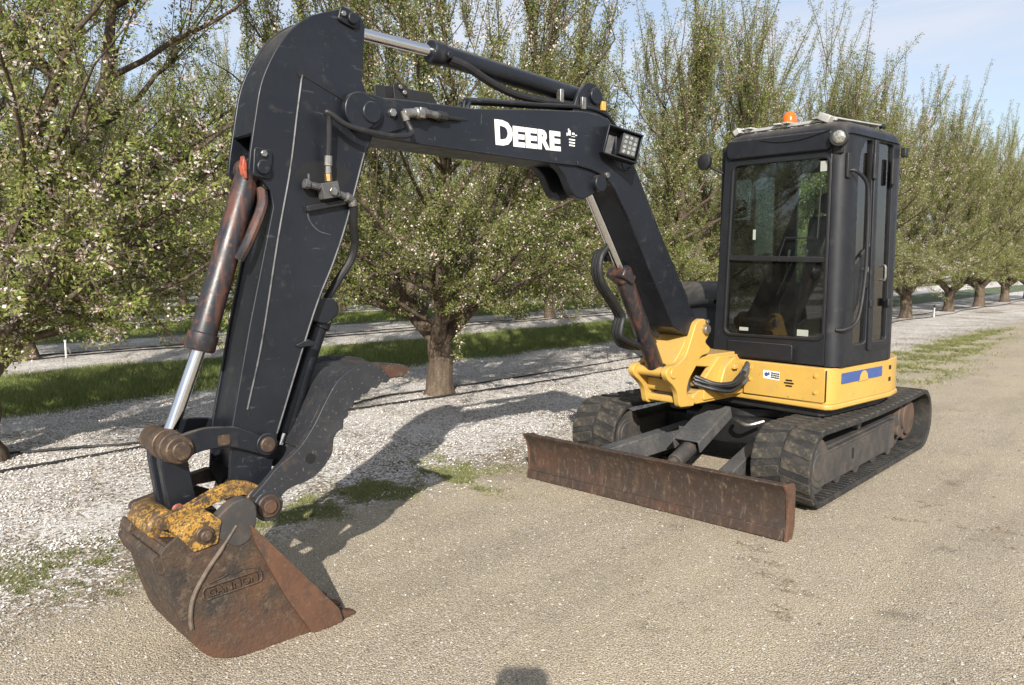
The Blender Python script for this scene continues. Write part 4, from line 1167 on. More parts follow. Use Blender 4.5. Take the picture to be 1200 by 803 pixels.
# --- bucket cylinder
bc, a, g, b_, d = cyl_part('bucket_cylinder', (3.662, 0.868), (3.513, 1.245), (3.262, 2.01), 0.029, 0.055, 'rustblack')
MB().tube(spline([(3.235, 0.055, 1.93), (3.245, 0.075, 1.86), (3.29, 0.085, 1.76), (3.325, 0.075, 1.68), (3.345, 0.05, 1.63)], 6), 0.024, 10).build('cylinder_pipe', 'rustblack', bc)
MB().disc_y(3.225, 1.945, 0.02, 0.088, 0.023, 12).build('pipe_elbow', 'dark', bc, 0.004)
MB().prism([(3.300, 1.965), (3.312, 1.968), (3.322, 2.02), (3.312, 2.065), (3.300, 2.03)], 0.02, 0.06).build('orange_weld_mark', 'orange', bc, 0.004)

# --- bucket linkage
hl = rpoly([(3.70, 0.845), (3.69, 0.915), (3.62, 0.935), (3.55, 0.945), (3.43, 0.932), (3.345, 0.890), (3.262, 0.838), (3.250, 0.800), (3.285, 0.775), (3.36, 0.812), (3.457, 0.850), (3.563, 0.852), (3.63, 0.835), (3.67, 0.82)], 0.02, 3)
hlink = MB().prism(hl, sw + 0.008, sw + 0.034).build('guide_link', 'black', root, 0.005, 30, B)
MB().prism(hl, -sw - 0.034, -sw - 0.008).build('far_guide_link', 'black', hlink, 0.005)
MB().disc_y(3.293, 0.835, -sw - 0.05, sw + 0.052, 0.034, 24).build('guide_pin', 'pin', hlink, 0.005)
MB().disc_y(3.293, 0.835, sw + 0.03, sw + 0.040, 0.048, 24).build('guide_washer', 'black', hlink, 0.003)
mb = MB()
mb.disc_y(3.662, 0.872, -sw - 0.05, sw + 0.05, 0.056, 28)
mb.build('link_barrel', 'pin', hlink, 0.006)
for L0, L1, r_ in ((sw + 0.048, sw + 0.072, 0.038), (-0.03, 0.03, 0.066), (0.075, 0.10, 0.063)):
    MB().disc_y(3.662, 0.872, L0, L1, r_, 28).build('link_collar', 'pin', hlink, 0.005)
MB().prism(rrect(3.455, 0.862, 3.505, 0.905, 0.008), sw + 0.033, sw + 0.036).build('link_stamp', 'pin', hlink)
il = rpoly([(3.71, 0.88), (3.715, 0.82), (3.69, 0.62), (3.66, 0.575), (3.59, 0.585), (3.575, 0.63), (3.605, 0.80), (3.61, 0.87)], 0.02, 3)
ilink = MB().prism(il, 0.035, 0.085).build('push_link', 'black', root, 0.006, 30, B)
MB().prism(il, -0.085, -0.035).build('far_push_link', 'black', ilink, 0.006)
MB().prism(rpoly([(3.69, 0.80), (3.675, 0.65), (3.61, 0.65), (3.625, 0.80)], 0.02), -0.04, 0.04).build('link_web', 'black', ilink, 0.005)
MB().sphere((3.655, 0.084, 0.612), 0.026, 12, 8, (1, 0.25, 1)).build('orange_link_mark', 'orange', ilink)

# --- quick coupler (chipped yellow)
bh_ = 0.262
ear = rpoly([(3.775, 0.585), (3.735, 0.560), (3.62, 0.600), (3.50, 0.640), (3.40, 0.640), (3.34, 0.545), (3.295, 0.585), (3.31, 0.64), (3.37, 0.685), (3.44, 0.705), (3.52, 0.690), (3.66, 0.635), (3.765, 0.615)], 0.015, 3)
hexp = rpoly([(3.726, 0.566), (3.666, 0.490), (3.575, 0.503), (3.556, 0.592), (3.60, 0.635), (3.70, 0.605)], 0.008, 3)
coup = MB().prism(ear, 0.125, 0.165).build('quick_coupler', 'wornyellow', root, 0.006, 30, B)
MB().prism(ear, -0.165, -0.125).build('far_ear', 'pin', coup, 0.006)
mb = MB()
mb.prism(rpoly([(3.80, 0.56), (3.76, 0.62), (3.70, 0.63), (3.60, 0.55), (3.64, 0.50), (3.74, 0.49)], 0.03), -0.126, 0.126)
mb.build('coupler_body', 'wornyellow', coup, 0.012)
MB().prism(hexp, 0.163, bh_ + 0.022).build('coupler_hex_plate', 'wornyellow', coup, 0.004)
MB().disc_y(3.628, 0.552, -0.19, bh_ + 0.050, 0.024, 24).build('coupler_pin', 'pin', coup, 0.006)
MB().disc_y(3.628, 0.552, bh_ + 0.02, bh_ + 0.034, 0.036, 20).build('pin_nut', 'pin', coup, 0.004)
MB().disc_y(3.345, 0.60, -0.17, 0.17, 0.062, 28).build('bucket_pin_boss', 'pin', coup, 0.008)

# --- bucket
bh, bf = 0.275, -0.17            # near and far side of the narrow bucket
shell_o = spline2([(3.775, 0.535), (3.792, 0.500), (3.765, 0.374), (3.725, 0.224), (3.683, 0.118), (3.615, 0.042), (3.515, 0.006), (3.38, -0.003), (3.19, 0.000), (3.06, 0.008)], 5)
inner = []
for i, p in enumerate(shell_o):
    q0 = Vector(shell_o[max(i - 1, 0)]); q1 = Vector(shell_o[min(i + 1, len(shell_o) - 1)])
    tdir = (q1 - q0).normalized()
    inner.append((p[0] + (tdir.y) * 0.018, p[1] - (tdir.x) * 0.018))
bucket = MB().prism(shell_o + inner[::-1], bf + 0.016, bh - 0.016).build('bucket', 'bucket', root, 0.003, 30, B)
side_p = shell_o + [(3.075, 0.045), (3.425, 0.50), (3.43, 0.60), (3.49, 0.630), (3.57, 0.56), (3.66, 0.515), (3.72, 0.57)]
for s0 in (bh - 0.016, bf):
    MB().prism(side_p, s0, s0 + 0.016).build('bucket_side', 'bucket', bucket, 0.003)
MB().prism([(3.76, 0.535), (3.785, 0.51), (3.66, 0.465), (3.50, 0.49), (3.46, 0.55), (3.50, 0.565), (3.64, 0.505)], bf + 0.017, bh - 0.017).build('bucket_torque_tube', 'bucket', bucket, 0.005)
MB().prism(rpoly([(3.822, 0.492), (3.80, 0.515), (3.765, 0.47), (3.765, 0.415), (3.80, 0.43)], 0.008), bf + 0.02, bh - 0.012).build('bucket_wear_bar', 'bucket', bucket, 0.006)
MB().prism(rpoly([(3.81, 0.52), (3.795, 0.56), (3.73, 0.52), (3.735, 0.46), (3.79, 0.47)], 0.01), bf + 0.005, -0.05).build('bucket_back_lip', 'bucket', bucket, 0.006)
for s0 in (bh - 0.004, bf - 0.022):
    MB().prism(rpoly([(3.445, 0.555), (3.047, 0.072), (3.030, 0.008), (3.18, 0.000), (3.30, 0.20), (3.424, 0.465)], 0.015, 3), s0, s0 + 0.026).build('side_cutter', 'cutter', bucket, 0.005)
MB().prism([(3.19, 0.002), (3.035, 0.006), (3.005, 0.010), (3.035, 0.034), (3.19, 0.032)], bf + 0.002, bh - 0.006).build('cutting_lip', 'cutter', bucket, 0.004)
for k in range(4):
    L_ = bf + 0.034 + (bh - bf - 0.068) * k / 3
    tp = MB()
    pr = [(3.12, 0.034, 0.030, 0.026), (3.03, 0.032, 0.026, 0.022), (2.945, 0.020, 0.010, 0.008)]
    vs = [[tp.bm.verts.new((s_, L_ + a_ * hw, max(0.001, zc + c_ * hh))) for a_, c_ in ((-1, -1), (1, -1), (1, 1), (-1, 1))] for s_, hw, hh, zc in pr]
    for q in range(2):
        for i in range(4):
            j = (i + 1) % 4
            tp.bm.faces.new((vs[q][i], vs[q][j], vs[q + 1][j], vs[q + 1][i]))
    tp.bm.faces.new(vs[0][::-1]); tp.bm.faces.new(vs[2])
    tp.build('bucket_tooth', 'cutter', bucket, 0.005)
MB().prism(rpoly([(3.60, 0.545), (3.50, 0.46), (3.435, 0.48), (3.405, 0.56), (3.41, 0.63), (3.45, 0.665), (3.51, 0.655), (3.58, 0.60)], 0.03, 4), bh - 0.055, bh + 0.003).build('bucket_ear', 'frame', bucket, 0.006)
# weld bead and cast plate with raised lettering
MB().tube(spline([(3.496, bh + 0.002, 0.557), (3.559, bh + 0.002, 0.476), (3.621, bh + 0.002, 0.402), (3.675, bh + 0.002, 0.317), (3.692, bh + 0.002, 0.243), (3.690, bh + 0.002, 0.185)], 6), [0.006] * 6 + [0.009] * 25, 8).build('side_bead', 'bead', bucket)
yd = Vector((0.10, 0, 1)).normalized()
xd = Vector((-1, 0, 0.055)).normalized()
fr_o = Vector((3.637, bh, 0.284))
def on_plate(x, y, up_=0.0):
    p = fr_o + xd * x + yd * y
    return (p.x, bh + 0.003 + up_, p.z)
rim = [on_plate(x, y) for x, y in rrect(0.0, 0.0, 0.242, 0.050, 0.018)]
MB().tube(rim + [rim[0]], 0.0048, 6).build('name_plate_rim', 'bucket', bucket)
MB().tube([on_plate(*q) for q in ((0.03, 0.064), (0.085, 0.070), (0.11, 0.080), (0.13, 0.068), (0.17, 0.078), (0.215, 0.066))], 0.0035, 6).build('name_plate_crest', 'bucket', bucket)
text_mesh('bucket_lettering', 'GANNON', 'pin', bucket, tuple(fr_o + xd * 0.018 + yd * 0.009), xd, yd, 0.206, 0.033, 0.008, 0.022)

# --- thumb
th_top = spline2([(3.394, 0.636), (3.336, 0.686), (3.276, 0.742), (3.178, 0.805), (3.101, 0.897), (3.035, 1.005), (2.968, 1.091), (2.859, 1.147), (2.748, 1.148), (2.617, 1.128)], 4)
serr = [(2.575, 1.100), (2.625, 1.068), (2.692, 1.068), (2.715, 1.048), (2.745, 1.055), (2.77, 1.028), (2.80, 1.035), (2.825, 1.008), (2.85, 1.014), (2.865, 0.985), (2.892, 0.988), (2.90, 0.955), (2.925, 0.950), (2.928, 0.915), (2.95, 0.905), (2.952, 0.868), (2.985, 0.85)]
th_low = spline2([(3.003, 0.825), (3.016, 0.755), (3.069, 0.693), (3.133, 0.658), (3.22, 0.64), (3.262, 0.612), (3.270, 0.570)], 4)
th = th_top + serr + th_low + arc(3.325, 0.582, 0.062, 190, 400, 10)
thumb = MB().prism(th, 0.172, 0.205).build('hydraulic_thumb', 'thumb', root, 0.004, 30, B)
MB().prism(th, -0.205, -0.172).build('far_thumb_plate', 'thumb', thumb, 0.004)
web_o = [p for p in th_top if p[0] < 3.15]
MB().prism([(p[0] + 0.012, p[1] - 0.02) for p in web_o] + [(p[0] + 0.02, p[1] - 0.05) for p in web_o[::-1]], -0.174, 0.174).build('thumb_web', 'thumb', thumb, 0.004)
MB().prism(rpoly([(3.20, 0.74), (3.10, 0.85), (3.13, 0.80), (3.22, 0.70)], 0.01), -0.174, 0.174).build('thumb_brace', 'thumb', thumb, 0.004)
MB().prism(rpoly([(2.76, 1.14), (2.62, 1.125), (2.578, 1.10), (2.628, 1.072), (2.70, 1.075)], 0.008), 0.204, 0.2075).build('rusty_thumb_tip', 'rust', thumb)
MB().prism(rpoly([(2.76, 1.13), (2.62, 1.115), (2.59, 1.10), (2.628, 1.08), (2.70, 1.085)], 0.008), -0.174, 0.174).build('thumb_tip_bar', 'rust', thumb, .004)
MB().disc_y(3.122, 0.755, 0.203, 0.2085, 0.022, 20).build('thumb_hole', 'sealgrey', thumb)
mb = MB()
mb.disc_y(3.325, 0.585, -0.225, 0.222, 0.052, 28)
mb.build('thumb_pivot', 'pin', thumb, 0.006)
MB().disc_y(3.325, 0.585, 0.220, 0.234, 0.030, 24).build('thumb_pivot_cap', 'cutter', thumb, 0.005)
MB().disc_y(3.325, 0.585, 0.20, 0.213, 0.066, 28).build('thumb_collar', 'thumb', thumb, 0.004)

# --- boom cylinder
bmc, a, g, b_, d = cyl_part('boom_cylinder', (1.085, 2.10), (0.722, 1.575), (0.30, 0.86), 0.029, 0.060, 'rustblack')
mb = MB()
gp_ = g + d * 0.05
mb.box((gp_.x + 0.02, 0, gp_.z), (0.13, 0.15, 0.07), Matrix.Rotation(R(-30), 3, 'Y'))
mb.build('gland_block', 'rustblack', bmc, 0.01)
for k, off in enumerate((-0.085, -0.05, -0.015)):
    e_ = 0.012 * (k - 1)
    MB().tube(spline([(0.763, off, 1.64), (0.83, off, 1.70 + e_), (0.885 + e_, off, 1.67), (0.905 + e_, off, 1.588), (0.878 + e_, off, 1.499), (0.793 + e_, off, 1.408), (0.721 + e_, off, 1.337), (0.66 + e_, off, 1.262), (0.675 + e_, off, 1.20), (0.68 + e_, off, 1.135), (0.625, off, 1.085 + e_), (0.531, off, 1.055 + e_), (0.44, off, 1.03)], 6), 0.021, 9).build('boom_cylinder_hose', 'hose', bmc)
MB().tube(spline([(0.66, -0.08, 1.62), (0.56, -0.10, 1.52), (0.48, -0.09, 1.30), (0.36, -0.08, 1.16), (0.22, -0.06, 1.10)], 6), 0.02, 9).build('boom_foot_hose', 'hose', bmc)

# ------------------------------------------------------------------ almond trees
def sweep(paths, seg_of):
    """joined tapered tubes from (points, radii) paths"""
    V, F = [], []
    for pts, rad in paths:
        pts = np.asarray(pts, float)
        k = seg_of(rad[0])
        n_ = len(pts)
        tan_ = np.gradient(pts, axis=0)
        tan_ /= np.linalg.norm(tan_, axis=1)[:, None] + 1e-9
        ref = np.array([0.0, 0, 1]) if abs(tan_[0, 2]) < 0.9 else np.array([1.0, 0, 0])
        x = np.cross(tan_, ref)
        x /= np.linalg.norm(x, axis=1)[:, None] + 1e-9
        y = np.cross(tan_, x)
        ang = np.arange(k) * 2 * np.pi / k
        ring = pts[:, None] + (x[:, None] * np.cos(ang)[None, :, None] + y[:, None] * np.sin(ang)[None, :, None]) * np.asarray(rad)[:, None, None]
        o = len(V)
        V.extend(ring.reshape(-1, 3))
        for i in range(n_ - 1):
            for j in range(k):
                j2 = (j + 1) % k
                F.append((o + i * k + j, o + i * k + j2, o + (i + 1) * k + j2, o + (i + 1) * k + j))
    return V, F

def unit(v):
    return v / (np.linalg.norm(v, axis=-1, keepdims=True) + 1e-9)

def gen_tree(seed, lean=(0, 0), bloom=0.13, shape=1.0):
    rg = np.random.default_rng(seed)
    woods = []
    fork = np.array([lean[0] * 0.8, lean[1] * 0.8, 0.74])
    tz = np.array([-0.06, 0.0, 0.07, 0.2, 0.4, 0.6, 0.80])
    wig = rg.normal(0, 0.012, (7, 2)); wig[0] = wig[1] = 0
    trunk = np.stack([lean[0] * tz + wig[:, 0], lean[1] * tz + wig[:, 1], tz], -1)
    woods.append((trunk, np.array([0.25, 0.215, 0.18, 0.162, 0.152, 0.155, 0.13])))
    scaff = []
    ns = 5
    a0 = rg.uniform(0, 6.28)
    for i in range(ns):
        az = a0 + i * 2 * np.pi / ns + rg.normal(0, 0.2)
        t = np.linspace(0, 1, 9)
        reach = rg.uniform(1.15, 1.75) * shape
        top = rg.uniform(3.2, 4.1)
        r_h = reach * (t ** 0.75)
        z = fork[2] - 0.12 + (top - fork[2]) * (0.75 * t + 0.25 * t ** 2)
        w = rg.normal(0, 0.05, (9, 3)); w[0] = 0; w[1] *= 0.4
        p = np.stack([fork[0] + r_h * np.cos(az), fork[1] + r_h * np.sin(az), z], -1) + w
        r = np.linspace(0.098, 0.022, 9) * rg.uniform(0.85, 1.1)
        woods.append((p, r))
        scaff.append((p, r))
    # low side stub with bark, as pruned almonds have
    SP = np.concatenate([s[0][1:] for s in scaff])
    SR = np.concatenate([s[1][1:] for s in scaff])
    shoots_base, shoots_dir, shoots_len = [], [], []
    spur_base = []
    nb = 165
    for i in range(nb):
        lowb = i < 52
        zt = rg.uniform(0.95, 1.7) if lowb else rg.uniform(1.5, 5.1)
        Rz = np.interp(zt, [0.9, 1.6, 3.0, 4.2, 5.2], [1.9, 2.35, 2.65, 2.5, 1.85]) * shape
        rr = Rz * np.sqrt(rg.uniform(0.12, 1.0))
        az = rg.uniform(0, 6.283)
        tgt = np.array([fork[0] + rr * np.cos(az), fork[1] + rr * np.sin(az), zt])
        d = np.linalg.norm(SP - tgt, axis=1) + np.where(SP[:, 2] > zt + (0.6 if lowb else -0.75), 3.0 + SP[:, 2], 0)
        j = int(np.argmin(d + rg.uniform(0, 0.3, len(d))))
        s = SP[j]
        t = np.linspace(0, 1, 7)[:, None]
        mid = (s + tgt) / 2 + np.array([np.cos(az), np.sin(az), 0]) * 0.18 + rg.normal(0, 0.08, 3)
        if lowb:
            mid[2] += 0.35
        p = (1 - t) ** 2 * s + 2 * t * (1 - t) * mid + t ** 2 * tgt + rg.normal(0, 0.018, (7, 3)) * np.sin(np.pi * t)
        r0 = min(SR[j] * 0.6, 0.030)
        woods.append((p, np.linspace(r0, 0.006, 7)))
        kk = 9
        tb = rg.uniform(0.12, 0.95, kk)[:, None]
        spur_base.append((1 - tb) ** 2 * s + 2 * tb * (1 - tb) * mid + tb ** 2 * tgt)
        k = 8
        tt = rg.uniform(0.25, 1.0, k); tt[0] = 1.0
        q = (1 - tt[:, None]) ** 2 * s + 2 * tt[:, None] * (1 - tt[:, None]) * mid + tt[:, None] ** 2 * tgt
        out = np.stack([np.cos(az + rg.normal(0, 0.9, k)), np.sin(az + rg.normal(0, 0.9, k)), np.zeros(k)], -1)
        if lowb:
            dv = out * 0.9 + np.array([0, 0, 1.0]) * rg.uniform(-0.55, 0.8, (k, 1))
            ln = rg.uniform(0.3, 0.75, k)
        else:
            f = np.clip((q[:, 2:3] - 1.6) / 3.0, 0, 1)
            dv = out * (0.75 - 0.45 * f) + np.array([0, 0, 1.0]) * (0.55 + 0.75 * f) + rg.normal(0, 0.22, (k, 3))
            ln = rg.uniform(0.30, 0.75, k) + f[:, 0] ** 2 * rg.uniform(0.0, 1.0, k) ** 2 * 1.3
        shoots_base.append(q); shoots_dir.append(unit(dv)); shoots_len.append(ln)
    for p, r in scaff:      # whips off the limb tops
        k = 11
        ix = rg.integers(5, 9, k)
        q = p[ix] + rg.normal(0, 0.02, (k, 3))
        dv = unit(rg.normal(0, 0.25, (k, 3)) + np.array([0, 0, 1.0]))
        shoots_base.append(q); shoots_dir.append(dv); shoots_len.append(rg.uniform(0.7, 2.1, k))
    for p, r in scaff:
        tb = rg.uniform(1.5, 7.9, 26)
        i0 = tb.astype(int)
        spur_base.append(p[i0] + (p[i0 + 1] - p[i0]) * (tb - i0)[:, None])
    sb_ = np.concatenate(spur_base)
    shoots_base.append(sb_)
    shoots_dir.append(unit(rg.normal(0, 1, sb_.shape) + np.array([0, 0, 0.5])))
    shoots_len.append(rg.uniform(0.10, 0.26, len(sb_)))
    SB = np.concatenate(shoots_base); SD = np.concatenate(shoots_dir); SL = np.concatenate(shoots_len)
    ns_ = len(SB)
    bend = rg.normal(0, 0.10, (ns_, 3)); bend[:, 2] += 0.12
    twV, twF = [], []
    tpar = np.array([0, 0.5, 1.0])
    pts = SB[:, None] + SD[:, None] * (SL[:, None, None] * tpar[None, :, None]) + bend[:, None] * (tpar ** 2)[None, :, None] * SL[:, None, None]
    for i in range(ns_):
        woods.append((pts[i], np.array([0.0065, 0.0045, 0.0015]) * (0.7 + 0.5 * min(SL[i], 1.4))))
    V, F = sweep(woods, lambda r: 12 if r > 0.12 else (9 if r > 0.05 else (5 if r > 0.008 else 3)))
    # leaves along every shoot
    per = np.maximum(30, (SL / 0.0037)).astype(int)
    idx = np.repeat(np.arange(ns_), per)
    m_ = len(idx)
    t = rg.uniform(0.02, 1.0, m_) ** 0.9
    P = SB[idx] + SD[idx] * (SL[idx] * t)[:, None] + bend[idx] * (t ** 2 * SL[idx])[:, None]
    rnd = unit(rg.normal(0, 1, (m_, 3)))
    perp = unit(rnd - SD[idx] * np.sum(rnd * SD[idx], 1, keepdims=True))
    ax = unit(perp * rg.uniform(0.5, 1.0, (m_, 1)) + SD[idx] * rg.uniform(0.1, 0.9, (m_, 1)) + rg.normal(0, 0.15, (m_, 3)))
    P = P + perp * rg.uniform(0.0, 0.05, (m_, 1))
    nb_ = unit(np.cross(ax, unit(rg.normal(0, 1, (m_, 3)) + np.array([0, 0, 0.6]))))
    clump = np.sin(t * rg.uniform(8, 22, ns_)[idx] + rg.uniform(0, 6.28, ns_)[idx]) > 0.55      # blossom sits in clusters along the wood
    isb = rg.uniform(0, 1, m_) < bloom * np.where(clump, 3.2, 0.12) * (0.2 + 1.6 * rg.uniform(0, 1, ns_) ** 1.5)[idx]
    Ll = rg.uniform(0.023, 0.043, m_)[:, None]
    Wl = Ll * rg.uniform(0.40, 0.56, m_)[:, None]
    nn = np.cross(ax, nb_)
    quad = np.stack([P + nb_ * Wl * 0.5 + ax * Ll * 0.15, P - nb_ * Wl * 0.5 + ax * Ll * 0.35, P + ax * Ll], 1)
    leaves = quad[~isb].reshape(-1, 3)
    # blossom: small open cups of two crossed petals each
    Pb, ab, bb, nbm = P[isb], ax[isb], nb_[isb], nn[isb]
    sz = rg.uniform(0.008, 0.0145, len(Pb))[:, None]
    q1 = np.stack([Pb - ab * sz - nbm * sz * .1, Pb + bb * sz * .8 + nbm * sz * .25, Pb + ab * sz - nbm * sz * .1, Pb - bb * sz * .8 + nbm * sz * .25], 1)
    blooms = q1.reshape(-1, 3)
    return (V, F), leaves, blooms

variants = []
def tree_from(vi, loc, rz, sc, label, group):
    t = empty('almond_tree', loc, rz)
    t.scale = (sc * (0.95 + 0.1 * abs(math.sin(loc[1] * 3.1))), sc * (0.95 + 0.1 * abs(math.cos(loc[1] * 1.7))), sc)
    tag(t, label, 'tree', group)
    wood, leaf, bloom_ = variants[vi]
    for nm, me, kd in (('trunk', wood, None), ('crown', leaf, 'stuff'), ('blossom', bloom_, 'stuff')):
        o = bpy.data.objects.new(nm, me)
        link(o, t)
        if kd:
            o['kind'] = kd
    return t

for vi, (seed, lean, bl) in enumerate(((11, (0.05, 0.02), 0.14), (23, (-0.03, 0.05), 0.16), (37, (0.04, -0.05), 0.25), (58, (0.0, 0.0), 0.28))):
    (V, F), lv, bm_ = gen_tree(seed, lean, bl)
    holder = []
    a_ = mesh_idx('trunk', V, F, 'bark')
    b2 = mesh_np('crown', lv, 3, 'leaf')
    c2 = mesh_np('blossom', bm_, 4, 'blossom')
    variants.append((a_.data, b2.data, c2.data))
    for o in (a_, b2, c2):
        bpy.data.objects.remove(o)

front_labels = {
    -1: 'almond tree with pinkish blossom at the left edge of the photo, nearest the camera',
    0: 'almond tree with forked trunk on bare soil between bucket thumb and blade',
    1: 'front-row almond tree whose crown stands behind the boom elbow and boom cylinder',
    2: 'front-row almond tree directly behind the cab windscreen',
    3: 'front-row almond tree showing above the cab roof and amber beacon',
    4: 'front-row almond tree whose trunk is nearest the right side of the cab',
    5: 'front-row almond tree second in line to the right of the cab',
    6: 'front-row almond tree third in line to the right of the cab',
    7: 'front-row almond tree fourth in line to the right of the cab',
    8: 'distant front-row almond tree at the right edge of the photo',
}
rt = random.Random(8)
for k in range(-1, 9):
    vi = {-1: 2, 0: 0, 1: 1, 2: 0, 3: 2, 4: 1, 5: 0, 6: 3, 7: 3, 8: 3}[k]
    y = 6.33 + 4.80 * k
    x = ROW0 + rt.uniform(-0.08, 0.08)
    rz = {0: 2.1, -1: 0.7}.get(k, rt.uniform(0, 6.28))
    big = {-1: 1.04, 0: 1.04, 1: 1.0, 2: 1.08, 3: 1.04}.get(k, rt.uniform(1.03, 1.10))
    tree_from(vi, (x - (0.15 if k == -1 else 0), y, 0), rz, big, front_labels[k], 'almond trees of the front row')
for r_ in range(1, 6):
    for k in range(-1, 11 if r_ < 4 else 9):
        if r_ == 1 and k > 8:
            continue
        y = 3.8 + 4.8 * k + 2.6 * (r_ - 1) + rt.uniform(-0.2, 0.2)
        x = ROW0 - (PITCH + 0.1) * r_ + rt.uniform(-0.12, 0.12)
        # leave out those outside the field of view
        ang = math.degrees(math.atan2(-x, y))
        if ang > 83:
            continue
        lab = ('leftmost', 'second', 'third', 'fourth', 'fifth', 'sixth', 'seventh', 'eighth', 'ninth', 'tenth')[k + 1] + (' tree' if k == -1 else ' tree from the left') + ' in the second row of almonds, behind the front row' if r_ == 1 else 'almond tree in the far rows, seen under nearer crowns'
        tree_from(rt.randrange(4), (x, y, 0), rt.uniform(0, 6.28), rt.uniform(0.95, 1.08), lab, 'almond trees of the second row' if r_ == 1 else 'almond trees of the far rows')

# ------------------------------------------------------------------ irrigation hoses and sprinkler stakes
def drip(name_label, pts, seed, group):
    rr = random.Random(seed)
    out = []
    P = [Vector((x, y, 0.016 + float(ground_z(np.array(x), np.array(y))))) for x, y in pts]
    sp = spline(P, 10)
    sp = [p + Vector((rr.uniform(-.012, .012), 0, rr.uniform(-.002, .004))) for p in sp]
    o = MB().tube(sp, 0.0125, 7).build('drip_hose', 'driphose')
    tag(o, name_label, 'hose', group)
ext = lambda x0, y0, y1, seed, amp: [(x0 + amp * math.sin(0.7 * y + seed) + 0.5 * amp * math.sin(1.9 * y + 2 * seed), y) for y in np.arange(y0, y1, 1.6)]
drip('black drip hose on petals passing in front of the forked tree trunk', [(-6.86, -1.5), (-6.84, 0.0), (-6.86, 1.56), (-6.92, 2.67), (-7.02, 3.9), (-6.97, 4.98), (-6.88, 6.3), (-6.82, 8.0), (-6.75, 10.0)] + [(x - 0.0, y) for x, y in ext(-6.78, 11.6, 52, 1.0, 0.10)], 1, 'drip hoses of the front row')
drip('black drip hose lying against the base of the forked tree trunk', [(-7.35, -1.5), (-7.40, 0.2), (-7.42, 1.7), (-7.10, 2.72), (-7.05, 3.6), (-7.12, 4.7), (-7.40, 5.68), (-7.34, 6.4), (-7.38, 8.2), (-7.44, 11.0)] + ext(-7.35, 12.6, 52, 2.2, 0.10), 2, 'drip hoses of the front row')
drip('nearer of the two black drip hoses under the second tree row', ext(-14.8, 0.5, 50, 0.3, 0.10), 3, 'drip hoses of the second row')
drip('farther of the two black drip hoses under the second tree row', ext(-15.35, 0.5, 50, 1.3, 0.10), 4, 'drip hoses of the second row')
drip('thin black drip hose far off under the third tree row', ext(-22.9, 3, 60, 2.3, 0.12), 5, None)

def stake(loc, label):
    t = empty('sprinkler_stake', loc)
    tag(t, label, 'sprinkler', 'white sprinkler stakes')
    MB().tube([(0, 0, -0.05), (0, 0, 0.27), (0, 0, 0.271), (0, 0, 0.30)], [0.016, 0.016, 0.024, 0.024], 12).build('riser', 'whitepipe', t)
    mb = MB()
    mb.tube([(0, 0, 0.30), (0, 0, 0.33), (0, 0, 0.34), (0, 0, 0.37), (0, 0, 0.385)], [0.012, 0.012, 0.03, 0.026, 0.008], 14)
    mb.build('sprinkler_head', 'dark', t)
    MB().tube([(0, 0, 0.20), (-0.05, 0.06, 0.14), (-0.09, 0.10, 0.05)], 0.012, 8).build('side_branch', 'whitepipe', t)
stake((-6.62, 26.4, 0), 'white sprinkler stake standing between two trunks right of the cab')
stake((-14.75, 4.45, 0.02), 'small white sprinkler stake on the second-row hose at the far left')

# ------------------------------------------------------------------ ground cover
rg = np.random.default_rng(5)
def noise2(x, y, s, seed):
    r2 = np.random.default_rng(seed)
    v = 0
    for k in range(6):
        a_, b_, c_ = r2.uniform(0, 6.28), r2.uniform(0.5, 1.6), r2.uniform(0, 6.28)
        v = v + np.sin((x * np.cos(a_) + y * np.sin(a_)) * s * b_ * 2 + c_)
    return v / 6

def flat_quads(x, y, size, tilt, lift, asp=0.75):
    n_ = len(x)
    z = ground_z(x, y) + lift
    a_ = rg.uniform(0, 6.283, n_)
    ax = np.stack([np.cos(a_), np.sin(a_), rg.normal(0, tilt, n_)], -1)
    bx = np.stack([-np.sin(a_), np.cos(a_), rg.normal(0, tilt, n_)], -1)
    P = np.stack([x, y, z], -1)
    s = size[:, None] / 2
    cup = np.array([0, 0, 1.0]) * s * 0.35
    return np.stack([P - ax * s - bx * s * asp * 0.3, P + bx * s * asp - ax * s * 0.1 + cup * 0.5, P + ax * s + cup, P - bx * s * asp + ax * s * 0.2], 1).reshape(-1, 3)

def fov_ok(x, y, margin=3):
    ang = np.degrees(np.arctan2(-x, y))
    return (ang > 8 - margin) & (ang < 77.5 + margin)

# petals, densest close to the camera
n_ = 560000
y = 0.2 + 17 * rg.uniform(0, 1, n_) ** 1.55
x = rg.uniform(-9.5, -3.2, n_)
ok = fov_ok(x, y)
edge = x + 0.55 * noise2(x, y, 0.7, 3) + 0.25 * noise2(x, y, 2.6, 4)
p = np.clip((-3.85 - edge) / 1.7, 0, 1) ** 1.15
p *= np.clip(0.40 + 0.7 * noise2(x, y, 0.8, 6) + 0.5 * noise2(x, y, 3.1, 7) + 0.45 * noise2(x, y, 9.0, 8), 0.05, 1)
p *= np.where((np.hypot(x + 7.0, (y - 5.9) * 0.7) < 0.8), 0.35, 1.0)
p *= np.where(x < -9.2, 0.25, 1)
ok &= rg.uniform(0, 1, n_) < p
x, y = x[ok], y[ok]
fp = mesh_np('fallen_petals', flat_quads(x, y, rg.uniform(0.009, 0.020, len(x)), 0.30, rg.uniform(0.003, 0.013, len(x))), 4, 'petal')
tag(fp, 'white almond petals carpeting the soil under the trees', 'petals', None, 'stuff')
